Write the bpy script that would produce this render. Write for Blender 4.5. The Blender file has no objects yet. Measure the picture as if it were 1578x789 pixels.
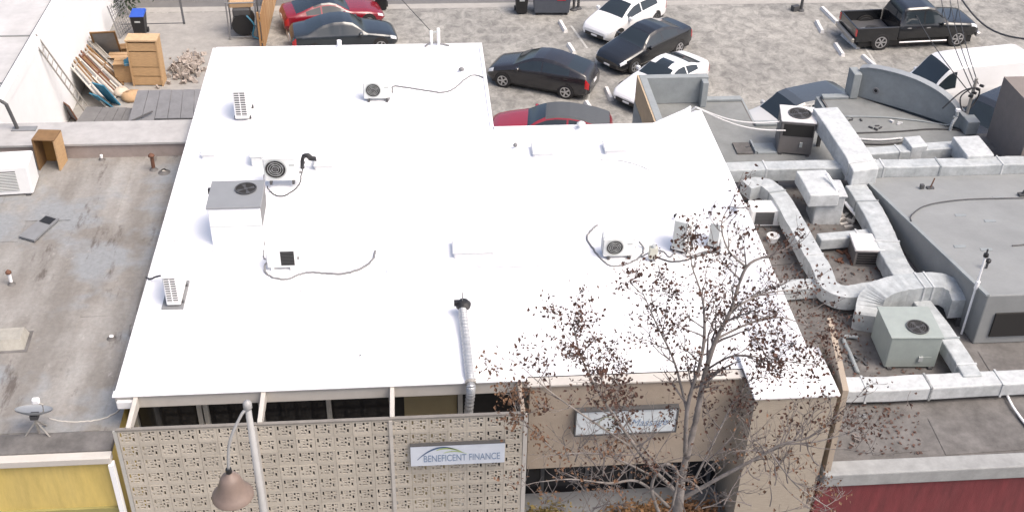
import bpy, bmesh, math, random
from mathutils import Vector, Matrix, Euler
random.seed(7)
S = bpy.context.scene
COL = S.collection

# ------------------------------------------------------------------ camera
FPX, PW, PH = 1800.0, 1578.0, 789.0
CAMZ = 22.6
PITCH, YAW, ROLL = map(math.radians, (35.52, 5.606, -1.48))
_f0 = Vector((math.sin(YAW), math.cos(YAW), 0)); _r0 = Vector((math.cos(YAW), -math.sin(YAW), 0)); _up = Vector((0, 0, 1))
_fw = _f0 * math.cos(PITCH) - _up * math.sin(PITCH)
_dn = -(_up * math.cos(PITCH) + _f0 * math.sin(PITCH))
_rt = _r0 * math.cos(ROLL) + _dn * math.sin(ROLL)
_d2 = -_r0 * math.sin(ROLL) + _dn * math.cos(ROLL)
cam = bpy.data.cameras.new('camera')
cam.sensor_width = 36.0
cam.lens = 36.0 * FPX / PW
cam.clip_start = 0.1
cam.clip_end = 3000
co = bpy.data.objects.new('camera', cam); COL.objects.link(co)
m = Matrix.Identity(4)
for i in range(3):
    m[i][0] = _rt[i]; m[i][1] = -_d2[i]; m[i][2] = -_fw[i]
m[2][3] = CAMZ
co.matrix_world = m
S.camera = co

def ray(x, y):
    return _rt * (x - PW / 2) + _d2 * (y - PH / 2) + _fw * FPX
def at(x, y, z=0.0):                    # photo pixel -> point on the level z
    d = ray(x, y); t = (z - CAMZ) / d.z
    return Vector((d.x * t, d.y * t, z))
def atY(x, y, Y):                       # photo pixel -> point on the upright plane Y
    d = ray(x, y); t = Y / d.y
    return Vector((d.x * t, Y, CAMZ + d.z * t))

# ------------------------------------------------------------------ light
SUN_EL, SUN_AZ = math.radians(58), math.radians(124)      # azimuth from +Y towards +X
wd = bpy.data.worlds.new('World'); S.world = wd; wd.use_nodes = True
nt = wd.node_tree; bg = nt.nodes['Background']
sky = nt.nodes.new('ShaderNodeTexSky'); sky.sky_type = 'NISHITA'; sky.sun_disc = False
sky.sun_elevation = SUN_EL; sky.sun_rotation = SUN_AZ
sky.air_density = 0.8; sky.dust_density = 6.0; sky.ozone_density = 0.4
nt.links.new(sky.outputs[0], bg.inputs[0]); bg.inputs[1].default_value = 0.15
sl = bpy.data.lights.new('sun', 'SUN'); sl.energy = 0.95; sl.angle = math.radians(35); sl.color = (1.0, 0.955, 0.90)
so = bpy.data.objects.new('sun', sl); COL.objects.link(so)
sd = Vector((math.sin(SUN_AZ) * math.cos(SUN_EL), math.cos(SUN_AZ) * math.cos(SUN_EL), math.sin(SUN_EL)))
so.rotation_euler = sd.to_track_quat('Z', 'Y').to_euler(); so.location = (30, 20, 60)
vs = S.view_settings
vs.view_transform = 'Standard'; vs.look = 'None'; vs.gamma = 1; vs.use_curve_mapping = False
vs.exposure = 0.78
S.render.engine = 'CYCLES'

# ------------------------------------------------------------------ materials
MATS = {}
def mat(name, col, rough=0.8, var=0.0, scale=3.0, col2=None, mix=0.0, mscale=0.6, metal=0.0, bump=0.0, bscale=30.0, coat=0.0, spec=0.5, stretch=None, grain=0.0):
    if name in MATS: return MATS[name]
    M = bpy.data.materials.new(name); M.use_nodes = True; t = M.node_tree
    b = t.nodes['Principled BSDF']
    b.inputs['Roughness'].default_value = rough; b.inputs['Metallic'].default_value = metal
    b.inputs['Coat Weight'].default_value = coat; b.inputs['Specular IOR Level'].default_value = spec
    b.inputs['Base Color'].default_value = (*col, 1)
    N = t.nodes.new; L = t.links.new
    tc = N('ShaderNodeTexCoord'); out = tc.outputs['Object']
    if stretch:
        mp = N('ShaderNodeMapping'); mp.inputs['Scale'].default_value = stretch
        L(out, mp.inputs['Vector']); out = mp.outputs['Vector']
    cur = None
    if col2 is not None:
        n = N('ShaderNodeTexNoise'); n.inputs['Scale'].default_value = mscale; n.inputs['Detail'].default_value = 6; n.inputs['Roughness'].default_value = 0.62
        L(out, n.inputs['Vector'])
        r = N('ShaderNodeValToRGB'); r.color_ramp.elements[0].position = 0.5 - 0.28 * (1 - mix) - 0.02; r.color_ramp.elements[1].position = 0.5 + 0.28 * (1 - mix) + 0.02
        r.color_ramp.elements[0].color = (*col, 1); r.color_ramp.elements[1].color = (*col2, 1)
        L(n.outputs['Fac'], r.inputs['Fac']); cur = r.outputs['Color']
    if var > 0:
        n = N('ShaderNodeTexNoise'); n.inputs['Scale'].default_value = scale; n.inputs['Detail'].default_value = 8; n.inputs['Roughness'].default_value = 0.7
        L(out, n.inputs['Vector'])
        mr = N('ShaderNodeMapRange'); mr.inputs['From Min'].default_value = 0.28; mr.inputs['From Max'].default_value = 0.72
        mr.inputs['To Min'].default_value = 1 - var; mr.inputs['To Max'].default_value = 1 + var
        L(n.outputs['Fac'], mr.inputs['Value'])
        mx = N('ShaderNodeMix'); mx.data_type = 'RGBA'; mx.blend_type = 'MULTIPLY'; mx.inputs['Factor'].default_value = 1
        if cur is None: mx.inputs['A'].default_value = (*col, 1)
        else: L(cur, mx.inputs['A'])
        L(mr.outputs['Result'], mx.inputs['B']); cur = mx.outputs['Result']
    if cur is not None: L(cur, b.inputs['Base Color'])
    if bump > 0:
        n = N('ShaderNodeTexNoise'); n.inputs['Scale'].default_value = bscale; n.inputs['Detail'].default_value = 5
        L(out, n.inputs['Vector'])
        bp = N('ShaderNodeBump'); bp.inputs['Strength'].default_value = bump; bp.inputs['Distance'].default_value = 0.02
        L(n.outputs['Fac'], bp.inputs['Height']); L(bp.outputs['Normal'], b.inputs['Normal'])
    MATS[name] = M
    return M

M_ROOF = mat('white roof coating', (0.83, 0.83, 0.84), 0.55, 0.025, 0.9, bump=0.10, bscale=14)
M_WHITE = mat('white coated metal', (0.80, 0.80, 0.79), 0.45, 0.04, 5)
M_UNIT = mat('off white appliance paint', (0.70, 0.71, 0.69), 0.4, 0.06, 6)
M_UNITG = mat('grey appliance paint', (0.40, 0.42, 0.41), 0.45, 0.08, 6)
M_TOPG = mat('grey sheet lid', (0.23, 0.24, 0.25), 0.5, 0.06, 3)
M_BLACK = mat('black plastic', (0.015, 0.015, 0.016), 0.5)
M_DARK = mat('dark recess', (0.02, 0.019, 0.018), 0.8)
M_COIL = mat('coil fins', (0.12, 0.12, 0.12), 0.5, 0.15, 40)
M_FASCIA = mat('fascia paint', (0.50, 0.47, 0.425), 0.7, 0.07, 4)
M_SCREEN = mat('concrete screen block', (0.44, 0.38, 0.31), 0.85, 0.14, 7, col2=(0.38, 0.335, 0.28), mscale=1.3, bump=0.3, bscale=60)
M_BEIGE = mat('beige stucco', (0.37, 0.305, 0.24), 0.9, 0.12, 3, bump=0.4, bscale=70, col2=(0.32, 0.27, 0.215), mscale=0.8)
M_BEIGE2 = mat('beige brick face', (0.38, 0.33, 0.265), 0.9, 0.14, 6, bump=0.6, bscale=40, stretch=(1, 1, 7))
M_GLASS = mat('window glass dark', (0.02, 0.02, 0.022), 0.08)
M_MULL = mat('mullion paint', (0.42, 0.41, 0.38), 0.6, 0.08, 8)
M_PANEL = mat('olive panel', (0.27, 0.225, 0.13), 0.8, 0.08, 3)
M_SILVER = mat('galvanised metal', (0.42, 0.43, 0.44), 0.42, 0.16, 9, metal=0.5)
M_PIPE = mat('weathered pipe', (0.18, 0.18, 0.185), 0.6, 0.2, 20)
M_WIRE = mat('dark cable', (0.05, 0.05, 0.052), 0.7)
M_WIREL = mat('pale cable', (0.55, 0.55, 0.55), 0.6)
M_DUCT = mat('duct sealant', (0.29, 0.315, 0.322), 0.6, 0.24, 5, col2=(0.47, 0.49, 0.492), mscale=1.6, bump=0.35, bscale=9)
M_DUCTW = mat('pale duct sealant', (0.37, 0.39, 0.395), 0.55, 0.22, 5, col2=(0.56, 0.575, 0.575), mscale=1.5, bump=0.35, bscale=9)
M_WOOD = mat('raw timber', (0.45, 0.29, 0.15), 0.75, 0.18, 6, stretch=(1, 1, 5))
M_WOOD2 = mat('plank timber', (0.36, 0.20, 0.085), 0.75, 0.2, 6, stretch=(6, 6, 1))
M_BROWNP = mat('brown plywood', (0.20, 0.115, 0.05), 0.8, 0.2, 5)
M_CARD = mat('cardboard', (0.42, 0.28, 0.16), 0.9, 0.1, 5)
M_ALU = mat('old aluminium', (0.34, 0.32, 0.29), 0.45, 0.2, 10, metal=0.3)
M_RUST = mat('rusty steel', (0.14, 0.065, 0.04), 0.8, 0.3, 12)
M_BLUE = mat('blue plastic', (0.02, 0.08, 0.42), 0.4, 0.08, 5)
M_TEAL = mat('teal sheet', (0.03, 0.17, 0.27), 0.5, 0.15, 6)
M_GREYP = mat('grey board', (0.20, 0.205, 0.21), 0.7, 0.12, 4)
M_YELLOW = mat('yellow stucco', (0.60, 0.45, 0.13), 0.85, 0.17, 2.2, stretch=(2, 2, .4), col2=(0.54, 0.42, 0.15), mscale=0.7, bump=0.3, bscale=60)
M_RED = mat('dark red facade', (0.16, 0.025, 0.03), 0.75, 0.28, 3, col2=(.13, .03, .033), mscale=1.2, stretch=(2, 2, .35), bump=.3, bscale=50)
M_NROOF = mat('grey roof membrane', (0.175, 0.185, 0.182), 0.8, 0.18, 1.6, col2=(0.225, 0.23, 0.222), mscale=0.5, bump=0.3, bscale=18)
M_NROOF2 = mat('dirty roof membrane', (0.085, 0.079, 0.074), 0.9, 0.4, 2.2, col2=(0.165, 0.157, 0.15), mscale=0.7, bump=0.4, bscale=14)
M_NGREY = mat('grey blue wall paint', (0.25, 0.272, 0.278), 0.75, 0.16, 2.0, bump=0.25, bscale=14)
M_BLOCK = mat('pale grey membrane', (0.215, 0.225, 0.225), 0.75, 0.12, 0.8, col2=(0.265, 0.272, 0.268), mscale=0.35, bump=0.2, bscale=12)
M_BROWNWALL = mat('brown grey wall', (0.20, 0.175, 0.16), 0.9, 0.1, 3)
M_ASPH = mat('alley asphalt', (0.13, 0.128, 0.128), 0.9, 0.14, 1.5, col2=(0.165, 0.16, 0.155), mscale=0.25, bump=0.3, bscale=30)
M_CONC = mat('kerb concrete', (0.34, 0.325, 0.30), 0.9, 0.12, 3)
M_STOP = mat('wheel stop paint', (0.66, 0.65, 0.63), 0.8, 0.12, 7)
M_TYRE = mat('tyre rubber', (0.022, 0.022, 0.023), 0.85)
M_RIM = mat('alloy rim', (0.55, 0.55, 0.56), 0.3, metal=0.8)
M_CGLASS = mat('car glass', (0.022, 0.03, 0.036), 0.06, coat=0.3)
M_LAMP = mat('headlamp lens', (0.62, 0.64, 0.66), 0.12, coat=0.5)
M_TAIL = mat('tail lamp red', (0.42, 0.015, 0.02), 0.2, coat=0.5)
M_BARK = mat('pale plane bark', (0.16, 0.14, 0.125), 0.9, 0.35, 6, col2=(0.29, 0.265, 0.245), mscale=2.5, bump=0.4, bscale=20)
M_TWIG = mat('grey twig bark', (0.17, 0.15, 0.14), 0.9, 0.2, 8)
M_LEAF = mat('dead brown leaf', (0.045, 0.026, 0.021), 0.8, 0.4, 3, col2=(0.12, 0.06, 0.042), mscale=2.5)
M_LEAFR = mat('rust dry leaf', (0.13, 0.065, 0.042), 0.8, 0.3, 3, col2=(0.19, 0.11, 0.06), mscale=1.5)
M_LAMPB = mat('bronze lamp paint', (0.20, 0.15, 0.125), 0.5, 0.12, 6)
M_POLE = mat('pale pole paint', (0.33, 0.33, 0.325), 0.5, 0.08, 6)
M_SIGNW = mat('sign face white', (0.62, 0.66, 0.72), 0.4, 0.04, 3)
M_SIGNP = mat('sign face pale', (0.60, 0.62, 0.64), 0.4, 0.12, 5, col2=(0.50, 0.56, 0.58), mscale=2)
M_SBLUE = mat('sign blue ink', (0.20, 0.27, 0.38), 0.5)
M_SNAVY = mat('sign navy ink', (0.06, 0.11, 0.20), 0.5)
M_SGREEN = mat('sign green ink', (0.35, 0.45, 0.16), 0.5)
M_STEEL = mat('dark steel', (0.07, 0.07, 0.072), 0.6, 0.15, 8)
M_LOTW = mat('white wall paint', (0.80, 0.80, 0.80), 0.8, 0.04, 1.2)
M_COOLW = mat('cooler pale lid', (0.60, 0.585, 0.575), 0.6, 0.08, 4)
M_DUMP = mat('dumpster paint', (0.085, 0.095, 0.115), 0.6, 0.12, 5)
M_CON1 = mat('condenser dark paint', (0.155, 0.145, 0.14), 0.55, 0.1, 4)
M_GREENU = mat('condenser green grey paint', (0.29, 0.325, 0.305), 0.5, 0.08, 4)

def roof_left_mat():
    M = bpy.data.materials.new('brown stained roof'); M.use_nodes = True; t = M.node_tree; N = t.nodes.new; L = t.links.new
    b = t.nodes['Principled BSDF']; b.inputs['Roughness'].default_value = 0.9
    g = N('ShaderNodeNewGeometry'); mp = N('ShaderNodeMapping'); L(g.outputs['Position'], mp.inputs['Vector'])
    def noise(sc, det=7, ro=0.65, st=(1, 1, 1), off=(0, 0, 0)):
        m_ = N('ShaderNodeMapping'); m_.inputs['Scale'].default_value = st; m_.inputs['Location'].default_value = off; L(g.outputs['Position'], m_.inputs['Vector'])
        n = N('ShaderNodeTexNoise'); n.inputs['Scale'].default_value = sc; n.inputs['Detail'].default_value = det; n.inputs['Roughness'].default_value = ro
        L(m_.outputs['Vector'], n.inputs['Vector']); return n.outputs['Fac']
    def ramp(f, p0, c0, p1, c1):
        r = N('ShaderNodeValToRGB'); e = r.color_ramp.elements
        e[0].position = p0; e[0].color = (*c0, 1); e[1].position = p1; e[1].color = (*c1, 1); L(f, r.inputs['Fac']); return r.outputs['Color']
    def mixc(a, bb, f, mode='MIX'):
        x = N('ShaderNodeMix'); x.data_type = 'RGBA'; x.blend_type = mode
        if isinstance(f, float): x.inputs['Factor'].default_value = f
        else: L(f, x.inputs['Factor'])
        L(a, x.inputs['A']); L(bb, x.inputs['B']) if not isinstance(bb, tuple) else setattr(x.inputs['B'], 'default_value', (*bb, 1))
        return x.outputs['Result']
    base = ramp(noise(0.35, 5), 0.38, (0.235, 0.22, 0.20), 0.64, (0.295, 0.287, 0.27))
    streak = ramp(noise(0.9, 6, 0.6, (1.0, 0.22, 1)), 0.40, (0.72, 0.70, 0.68), 0.62, (1.12, 1.12, 1.12))
    c = mixc(base, streak, 1.0, 'MULTIPLY')
    bluish = ramp(noise(0.42, 4, 0.6, (1, 1, 1), (7, 3, 0)), 0.50, (0, 0, 0), 0.60, (1, 1, 1))
    c = mixc(c, (0.235, 0.245, 0.25), bluish)
    dark = ramp(noise(1.3, 8, 0.7, (1.5, 0.40, 1), (3, 9, 0)), 0.585, (0, 0, 0), 0.67, (0.8, 0.8, 0.8))
    c = mixc(c, (0.085, 0.07, 0.06), dark)
    pale = ramp(noise(2.6, 8, 0.8, (1, 0.6, 1), (13, 1, 0)), 0.60, (0, 0, 0), 0.70, (0.6, 0.6, 0.6))
    c = mixc(c, (0.40, 0.385, 0.36), pale)
    fine = ramp(noise(9, 6, 0.75), 0.3, (0.84, 0.84, 0.84), 0.7, (1.14, 1.14, 1.14))
    c = mixc(c, fine, 1.0, 'MULTIPLY')
    L(c, b.inputs['Base Color'])
    bp = N('ShaderNodeBump'); bp.inputs['Strength'].default_value = 0.5; bp.inputs['Distance'].default_value = 0.02; L(noise(7, 6, 0.7), bp.inputs['Height']); L(bp.outputs['Normal'], b.inputs['Normal'])
    return M
M_LROOF = roof_left_mat()

def lot_mat():
    M = bpy.data.materials.new('worn parking paving'); M.use_nodes = True; t = M.node_tree; N = t.nodes.new; L = t.links.new
    b = t.nodes['Principled BSDF']; b.inputs['Roughness'].default_value = 0.92
    g = N('ShaderNodeNewGeometry')
    def noise(sc, det=8, ro=0.7, st=(1, 1, 1), off=(0, 0, 0), dist=0.0):
        m_ = N('ShaderNodeMapping'); m_.inputs['Scale'].default_value = st; m_.inputs['Location'].default_value = off; L(g.outputs['Position'], m_.inputs['Vector'])
        n = N('ShaderNodeTexNoise'); n.inputs['Scale'].default_value = sc; n.inputs['Detail'].default_value = det; n.inputs['Roughness'].default_value = ro; n.inputs['Distortion'].default_value = dist
        L(m_.outputs['Vector'], n.inputs['Vector']); return n.outputs['Fac']
    def ramp(f, p0, c0, p1, c1):
        r = N('ShaderNodeValToRGB'); e = r.color_ramp.elements
        e[0].position = p0; e[0].color = (*c0, 1); e[1].position = p1; e[1].color = (*c1, 1); L(f, r.inputs['Fac']); return r.outputs['Color']
    def mixc(a, bb, f, mode='MIX'):
        x = N('ShaderNodeMix'); x.data_type = 'RGBA'; x.blend_type = mode
        if isinstance(f, float): x.inputs['Factor'].default_value = f
        else: L(f, x.inputs['Factor'])
        L(a, x.inputs['A'])
        if isinstance(bb, tuple): x.inputs['B'].default_value = (*bb, 1)
        else: L(bb, x.inputs['B'])
        return x.outputs['Result']
    c = ramp(noise(0.22, 4, 0.6), 0.36, (0.225, 0.219, 0.206), 0.64, (0.31, 0.30, 0.278))
    c = mixc(c, ramp(noise(2.2, 7, 0.72, (1, 0.8, 1), (0, 0, 0), 0.6), 0.34, (0.60, 0.60, 0.60), 0.60, (1.2, 1.2, 1.18)), 1.0, 'MULTIPLY')
    c = mixc(c, (0.20, 0.19, 0.18), ramp(noise(0.8, 8, 0.7, (1, 1, 1), (5, 2, 0)), 0.60, (0, 0, 0), 0.72, (0.7, 0.7, 0.7)))
    c = mixc(c, ramp(noise(11, 4, 0.7), 0.3, (0.86, 0.86, 0.86), 0.7, (1.12, 1.12, 1.12)), 1.0, 'MULTIPLY')
    vo = N('ShaderNodeTexVoronoi'); vo.feature = 'DISTANCE_TO_EDGE'; vo.inputs['Scale'].default_value = 0.33; vo.inputs['Randomness'].default_value = 1.0
    wv = N('ShaderNodeMix'); wv.data_type = 'RGBA'; wv.blend_type = 'LINEAR_LIGHT'; wv.inputs['Factor'].default_value = 0.35
    wn = N('ShaderNodeTexNoise'); wn.inputs['Scale'].default_value = 1.3; wn.inputs['Detail'].default_value = 5; L(g.outputs['Position'], wn.inputs['Vector'])
    L(g.outputs['Position'], wv.inputs['A']); L(wn.outputs['Color'], wv.inputs['B']); L(wv.outputs['Result'], vo.inputs['Vector'])
    c = mixc(c, (0.13, 0.125, 0.12), ramp(vo.outputs['Distance'], 0.002, (0.3, 0.3, 0.3), 0.012, (0, 0, 0)))
    c = mixc(c, (0.10, 0.095, 0.09), ramp(noise(0.55, 3, 0.5, (1, 1, 1), (21, 8, 0)), 0.66, (0, 0, 0), 0.74, (0.65, 0.65, 0.65)))
    L(c, b.inputs['Base Color'])
    bp = N('ShaderNodeBump'); bp.inputs['Strength'].default_value = 0.5; bp.inputs['Distance'].default_value = 0.03; L(noise(3.5, 7, 0.7), bp.inputs['Height']); L(bp.outputs['Normal'], b.inputs['Normal'])
    return M
M_LOT = lot_mat()

def paint(name, col, rough=0.25):
    return mat('car paint ' + name, col, rough, 0.03, 2, coat=0.7)

# ------------------------------------------------------------------ mesh builder
class MB:
    def __init__(s): s.v = []; s.f = []
    def add(s, vs, fs):
        o = len(s.v); s.v += [tuple(v) for v in vs]; s.f += [tuple(i + o for i in f) for f in fs]; return s
    def box(s, a, b, rz=0.0, c=None, rot=None):
        x0, y0, z0 = a; x1, y1, z1 = b
        P = [Vector(p) for p in ((x0, y0, z0), (x1, y0, z0), (x1, y1, z0), (x0, y1, z0), (x0, y0, z1), (x1, y0, z1), (x1, y1, z1), (x0, y1, z1))]
        if rz or rot:
            c = Vector(c) if c is not None else Vector(((x0 + x1) / 2, (y0 + y1) / 2, (z0 + z1) / 2))
            R = Matrix.Rotation(rz, 3, 'Z') if rot is None else rot
            P = [R @ (p - c) + c for p in P]
        return s.add(P, [(0, 3, 2, 1), (4, 5, 6, 7), (0, 1, 5, 4), (1, 2, 6, 5), (2, 3, 7, 6), (3, 0, 4, 7)])
    def rbox(s, a, b, r=0.02, rz=0.0):          # box with chamfered upright and top edges
        x0, y0, z0 = a; x1, y1, z1 = b; P = []
        for (z, i) in ((z0, 0), (z1 - r, 0), (z1, r)):
            P += [(x0 + r + i * .4, y0 + i, z), (x1 - r - i * .4, y0 + i, z), (x1 - i, y0 + r + i * .4, z), (x1 - i, y1 - r - i * .4, z),
                  (x1 - r - i * .4, y1 - i, z), (x0 + r + i * .4, y1 - i, z), (x0 + i, y1 - r - i * .4, z), (x0 + i, y0 + r + i * .4, z)]
        F = [tuple(range(7, -1, -1)), tuple(range(16, 24))]
        for k in range(2):
            for i in range(8): j = (i + 1) % 8; F.append((k * 8 + i, k * 8 + j, k * 8 + 8 + j, k * 8 + 8 + i))
        if rz:
            c = Vector(((x0 + x1) / 2, (y0 + y1) / 2, 0)); R = Matrix.Rotation(rz, 3, 'Z')
            P = [R @ (Vector(p) - c) + c for p in P]
        return s.add(P, F)
    def prism(s, poly, z0, z1):                  # polygon (ccw) extruded upright
        n = len(poly); P = [(p[0], p[1], z0) for p in poly] + [(p[0], p[1], z1) for p in poly]
        F = [tuple(range(n - 1, -1, -1)), tuple(range(n, 2 * n))] + [(i, (i + 1) % n, n + (i + 1) % n, n + i) for i in range(n)]
        return s.add(P, F)
    def slab(s, pts, th):                        # 3d polygon thickened along its normal (downwards/backwards)
        pts = [Vector(p) for p in pts]; n = len(pts)
        nr = (pts[1] - pts[0]).cross(pts[2] - pts[0]).normalized()
        P = pts + [p - nr * th for p in pts]
        return s.add(P, [tuple(range(n)), tuple(range(2 * n - 1, n - 1, -1))] + [((i + 1) % n, i, n + i, n + (i + 1) % n) for i in range(n)])
    def cyl(s, c, r, h, n=20, axis='Z', r2=None):
        r2 = r if r2 is None else r2; P = []
        for k, rr in ((0, r), (1, r2)):
            for i in range(n):
                a = 2 * math.pi * i / n; u, w, d = rr * math.cos(a), rr * math.sin(a), h * k
                P.append({'Z': (u, w, d), 'Y': (u, d, w), 'X': (d, u, w)}[axis])
        P = [(p[0] + c[0], p[1] + c[1], p[2] + c[2]) for p in P]
        return s.add(P, [tuple(range(n - 1, -1, -1)), tuple(range(n, 2 * n))] + [(i, (i + 1) % n, n + (i + 1) % n, n + i) for i in range(n)])
    def ring(s, c, r0, r1, h, n=24, axis='Z'):   # flat washer with thickness
        P = []
        for (rr, d) in ((r0, 0), (r1, 0), (r1, h), (r0, h)):
            for i in range(n):
                a = 2 * math.pi * i / n; u, w = rr * math.cos(a), rr * math.sin(a)
                P.append({'Z': (u, w, d), 'Y': (u, d, w), 'X': (d, u, w)}[axis])
        P = [(p[0] + c[0], p[1] + c[1], p[2] + c[2]) for p in P]; F = []
        for k in range(4):
            for i in range(n): j = (i + 1) % n; q = (k + 1) % 4; F.append((k * n + i, k * n + j, q * n + j, q * n + i))
        return s.add(P, F)
    def tube(s, pts, r, n=6, caps=True):
        pts = [Vector(p) for p in pts]; m_ = len(pts)
        rs = r if isinstance(r, (list, tuple)) else [r] * m_
        P = []; up = Vector((0.13, 0.21, 1)).normalized()
        for i, p in enumerate(pts):
            d = (pts[min(i + 1, m_ - 1)] - pts[max(i - 1, 0)])
            if d.length < 1e-9: d = Vector((0, 0, 1))
            d.normalize(); a = d.cross(up)
            if a.length < 0.1: a = d.cross(Vector((1, 0.2, 0)))
            a.normalize(); b = d.cross(a)
            for k in range(n):
                t = 2 * math.pi * k / n; P.append(p + (a * math.cos(t) + b * math.sin(t)) * rs[i])
        F = []
        for i in range(m_ - 1):
            for k in range(n): j = (k + 1) % n; F.append((i * n + k, i * n + j, (i + 1) * n + j, (i + 1) * n + k))
        if caps: F += [tuple(range(n - 1, -1, -1)), tuple(range((m_ - 1) * n, m_ * n))]
        return s.add(P, F)
    def lathe(s, prof, c=(0, 0, 0), n=24):       # (radius, z) profile turned about Z
        P = []
        for r, z in prof:
            for i in range(n): a = 2 * math.pi * i / n; P.append((c[0] + r * math.cos(a), c[1] + r * math.sin(a), c[2] + z))
        F = []
        for k in range(len(prof) - 1):
            for i in range(n): j = (i + 1) % n; F.append((k * n + i, k * n + j, (k + 1) * n + j, (k + 1) * n + i))
        return s.add(P, F)
    def sweep(s, pts, w, h):                     # upright rectangular section along a path, path = centre of the top
        pts = [Vector(p) for p in pts]; n = len(pts); P = []
        for i, p in enumerate(pts):
            d0 = (pts[i] - pts[max(i - 1, 0)]); d1 = (pts[min(i + 1, n - 1)] - pts[i])
            d0.z = 0; d1.z = 0
            if d0.length < 1e-6: d0 = d1
            if d1.length < 1e-6: d1 = d0
            d0 = d0.normalized(); d1 = d1.normalized(); d = d0 + d1
            d = d.normalized() if d.length > 1e-6 else d0
            q = Vector((d.y, -d.x, 0)); k = 1.0 / max(0.5, d.dot(d0))
            ww = w[i] if isinstance(w, (list, tuple)) else w; hh = h[i] if isinstance(h, (list, tuple)) else h
            for sx, dz in ((-1, 0), (1, 0), (1, -hh), (-1, -hh)): P.append(p + q * (sx * ww / 2 * k) + Vector((0, 0, dz)))
        F = [(0, 1, 2, 3), tuple((n - 1) * 4 + i for i in (3, 2, 1, 0))]
        for i in range(n - 1):
            for k in range(4): j = (k + 1) % 4; F.append((i * 4 + k, (i + 1) * 4 + k, (i + 1) * 4 + j, i * 4 + j))
        return s.add(P, F)
    def mesh(s, name, material, smooth=False):
        me = bpy.data.meshes.new(name); me.from_pydata(s.v, [], s.f)
        bm = bmesh.new(); bm.from_mesh(me); bmesh.ops.recalc_face_normals(bm, faces=bm.faces); bm.to_mesh(me); bm.free()
        if material: me.materials.append(material)
        if smooth: me.shade_smooth()
        return me
    def build(s, name, material, parent=None, smooth=False, bevel=0.0):
        o = bpy.data.objects.new(name, s.mesh(name, material, smooth)); COL.objects.link(o)
        if parent is not None: o.parent = parent
        if bevel:
            md = o.modifiers.new('bevel', 'BEVEL'); md.width = bevel; md.segments = 2; md.limit_method = 'ANGLE'
        return o

def tag(o, label, cat, group=None):
    o['label'] = label; o['category'] = cat
    if group: o['group'] = group
    return o
def struct(o): o['kind'] = 'structure'; return o
def thing(name, label, cat, loc=(0, 0, 0), rz=0.0, group=None):
    o = bpy.data.objects.new(name, None); COL.objects.link(o); o.empty_display_size = 0.2
    o.location = loc; o.rotation_euler = (0, 0, rz)
    return tag(o, label, cat, group)
def inst(name, me, parent=None, loc=(0, 0, 0), rot=(0, 0, 0), scale=(1, 1, 1)):
    o = bpy.data.objects.new(name, me); COL.objects.link(o)
    if parent is not None: o.parent = parent
    o.location = loc; o.rotation_euler = rot; o.scale = scale
    return o
def copy_tree(o, parent=None):
    c = o.copy(); COL.objects.link(c); c.parent = parent
    for ch in list(o.children): copy_tree(ch, c)
    return c
def smooth_path(pts, k=6):                        # Catmull-Rom through the points
    pts = [Vector(p) for p in pts]; out = []
    for i in range(len(pts) - 1):
        p0 = pts[max(i - 1, 0)]; p1 = pts[i]; p2 = pts[i + 1]; p3 = pts[min(i + 2, len(pts) - 1)]
        for j in range(k):
            t = j / k
            out.append(0.5 * ((2 * p1) + (p2 - p0) * t + (2 * p0 - 5 * p1 + 4 * p2 - p3) * t * t + (3 * p1 - p0 - 3 * p2 + p3) * t ** 3))
    out.append(pts[-1]); return out
def text_part(name, body, material, parent, loc, size, width=None, rot=(math.pi / 2, 0, 0), shear=0.0):
    cu = bpy.data.curves.new(name + '_curve', 'FONT'); cu.body = body; cu.size = size; cu.align_x = 'CENTER'; cu.align_y = 'CENTER'; cu.extrude = 0.002; cu.shear = shear
    tmp = bpy.data.objects.new(name + '_tmp', cu); COL.objects.link(tmp)
    dg = bpy.context.evaluated_depsgraph_get(); me = bpy.data.meshes.new_from_object(tmp.evaluated_get(dg))
    bpy.data.objects.remove(tmp)
    me.name = name; me.materials.clear(); me.materials.append(material)
    o = inst(name, me, parent, loc, rot)
    if width:
        xs = [v.co.x for v in me.vertices]; o.scale = (width / (max(xs) - min(xs)), 1, 1)
    return o
def wb(mb, name, material, parent, smooth=False, bevel=0.0):      # part given in world coordinates
    o = mb.build(name, material, parent, smooth, bevel)
    o.matrix_parent_inverse = Matrix.Translation(-Vector(parent.location))
    return o

# ================================================================== the setting
struct(MB().add([(-600, -300, -0.02), (600, -300, -0.02), (600, 900, -0.02), (-600, 900, -0.02)], [(0, 1, 2, 3)]).build('ground', M_ASPH))
struct(MB().add([(-14.5, 30, 0), (40, 30, 0), (40, 51.7, 0), (-14.5, 51.7, 0)], [(0, 1, 2, 3)]).build('parking_lot', M_LOT))
struct(MB().add([(-60, 52.25, 0.003), (80, 52.25, 0.003), (80, 62, 0.003), (-60, 62, 0.003)], [(0, 1, 2, 3)]).build('alley_road', M_ASPH))
struct(MB().add([(-14.5, 51.7, 0.004), (60, 51.7, 0.004), (60, 52.25, 0.004), (-14.5, 52.25, 0.004)], [(0, 1, 2, 3)]).build('gutter_strip', M_CONC))
struct(MB().box((-40, 12.9, -0.02), (40, 16.7, 0.12)).build('pavement', M_CONC))
struct(MB().box((-40, 12.6, -0.02), (40, 12.9, 0.125)).build('kerb', M_CONC))
struct(MB().add([(-80, 2, 0.0), (80, 2, 0.0), (80, 12.6, 0.0), (-80, 12.6, 0.0)], [(0, 1, 2, 3)]).build('road', M_ASPH))

ZR, ZL, ZN = 6.8, 6.0, 4.5
XL, XM, XR = -6.05, 2.14, 7.62
YF, YS, YB = 17.8, 28.05, 33.35

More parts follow.
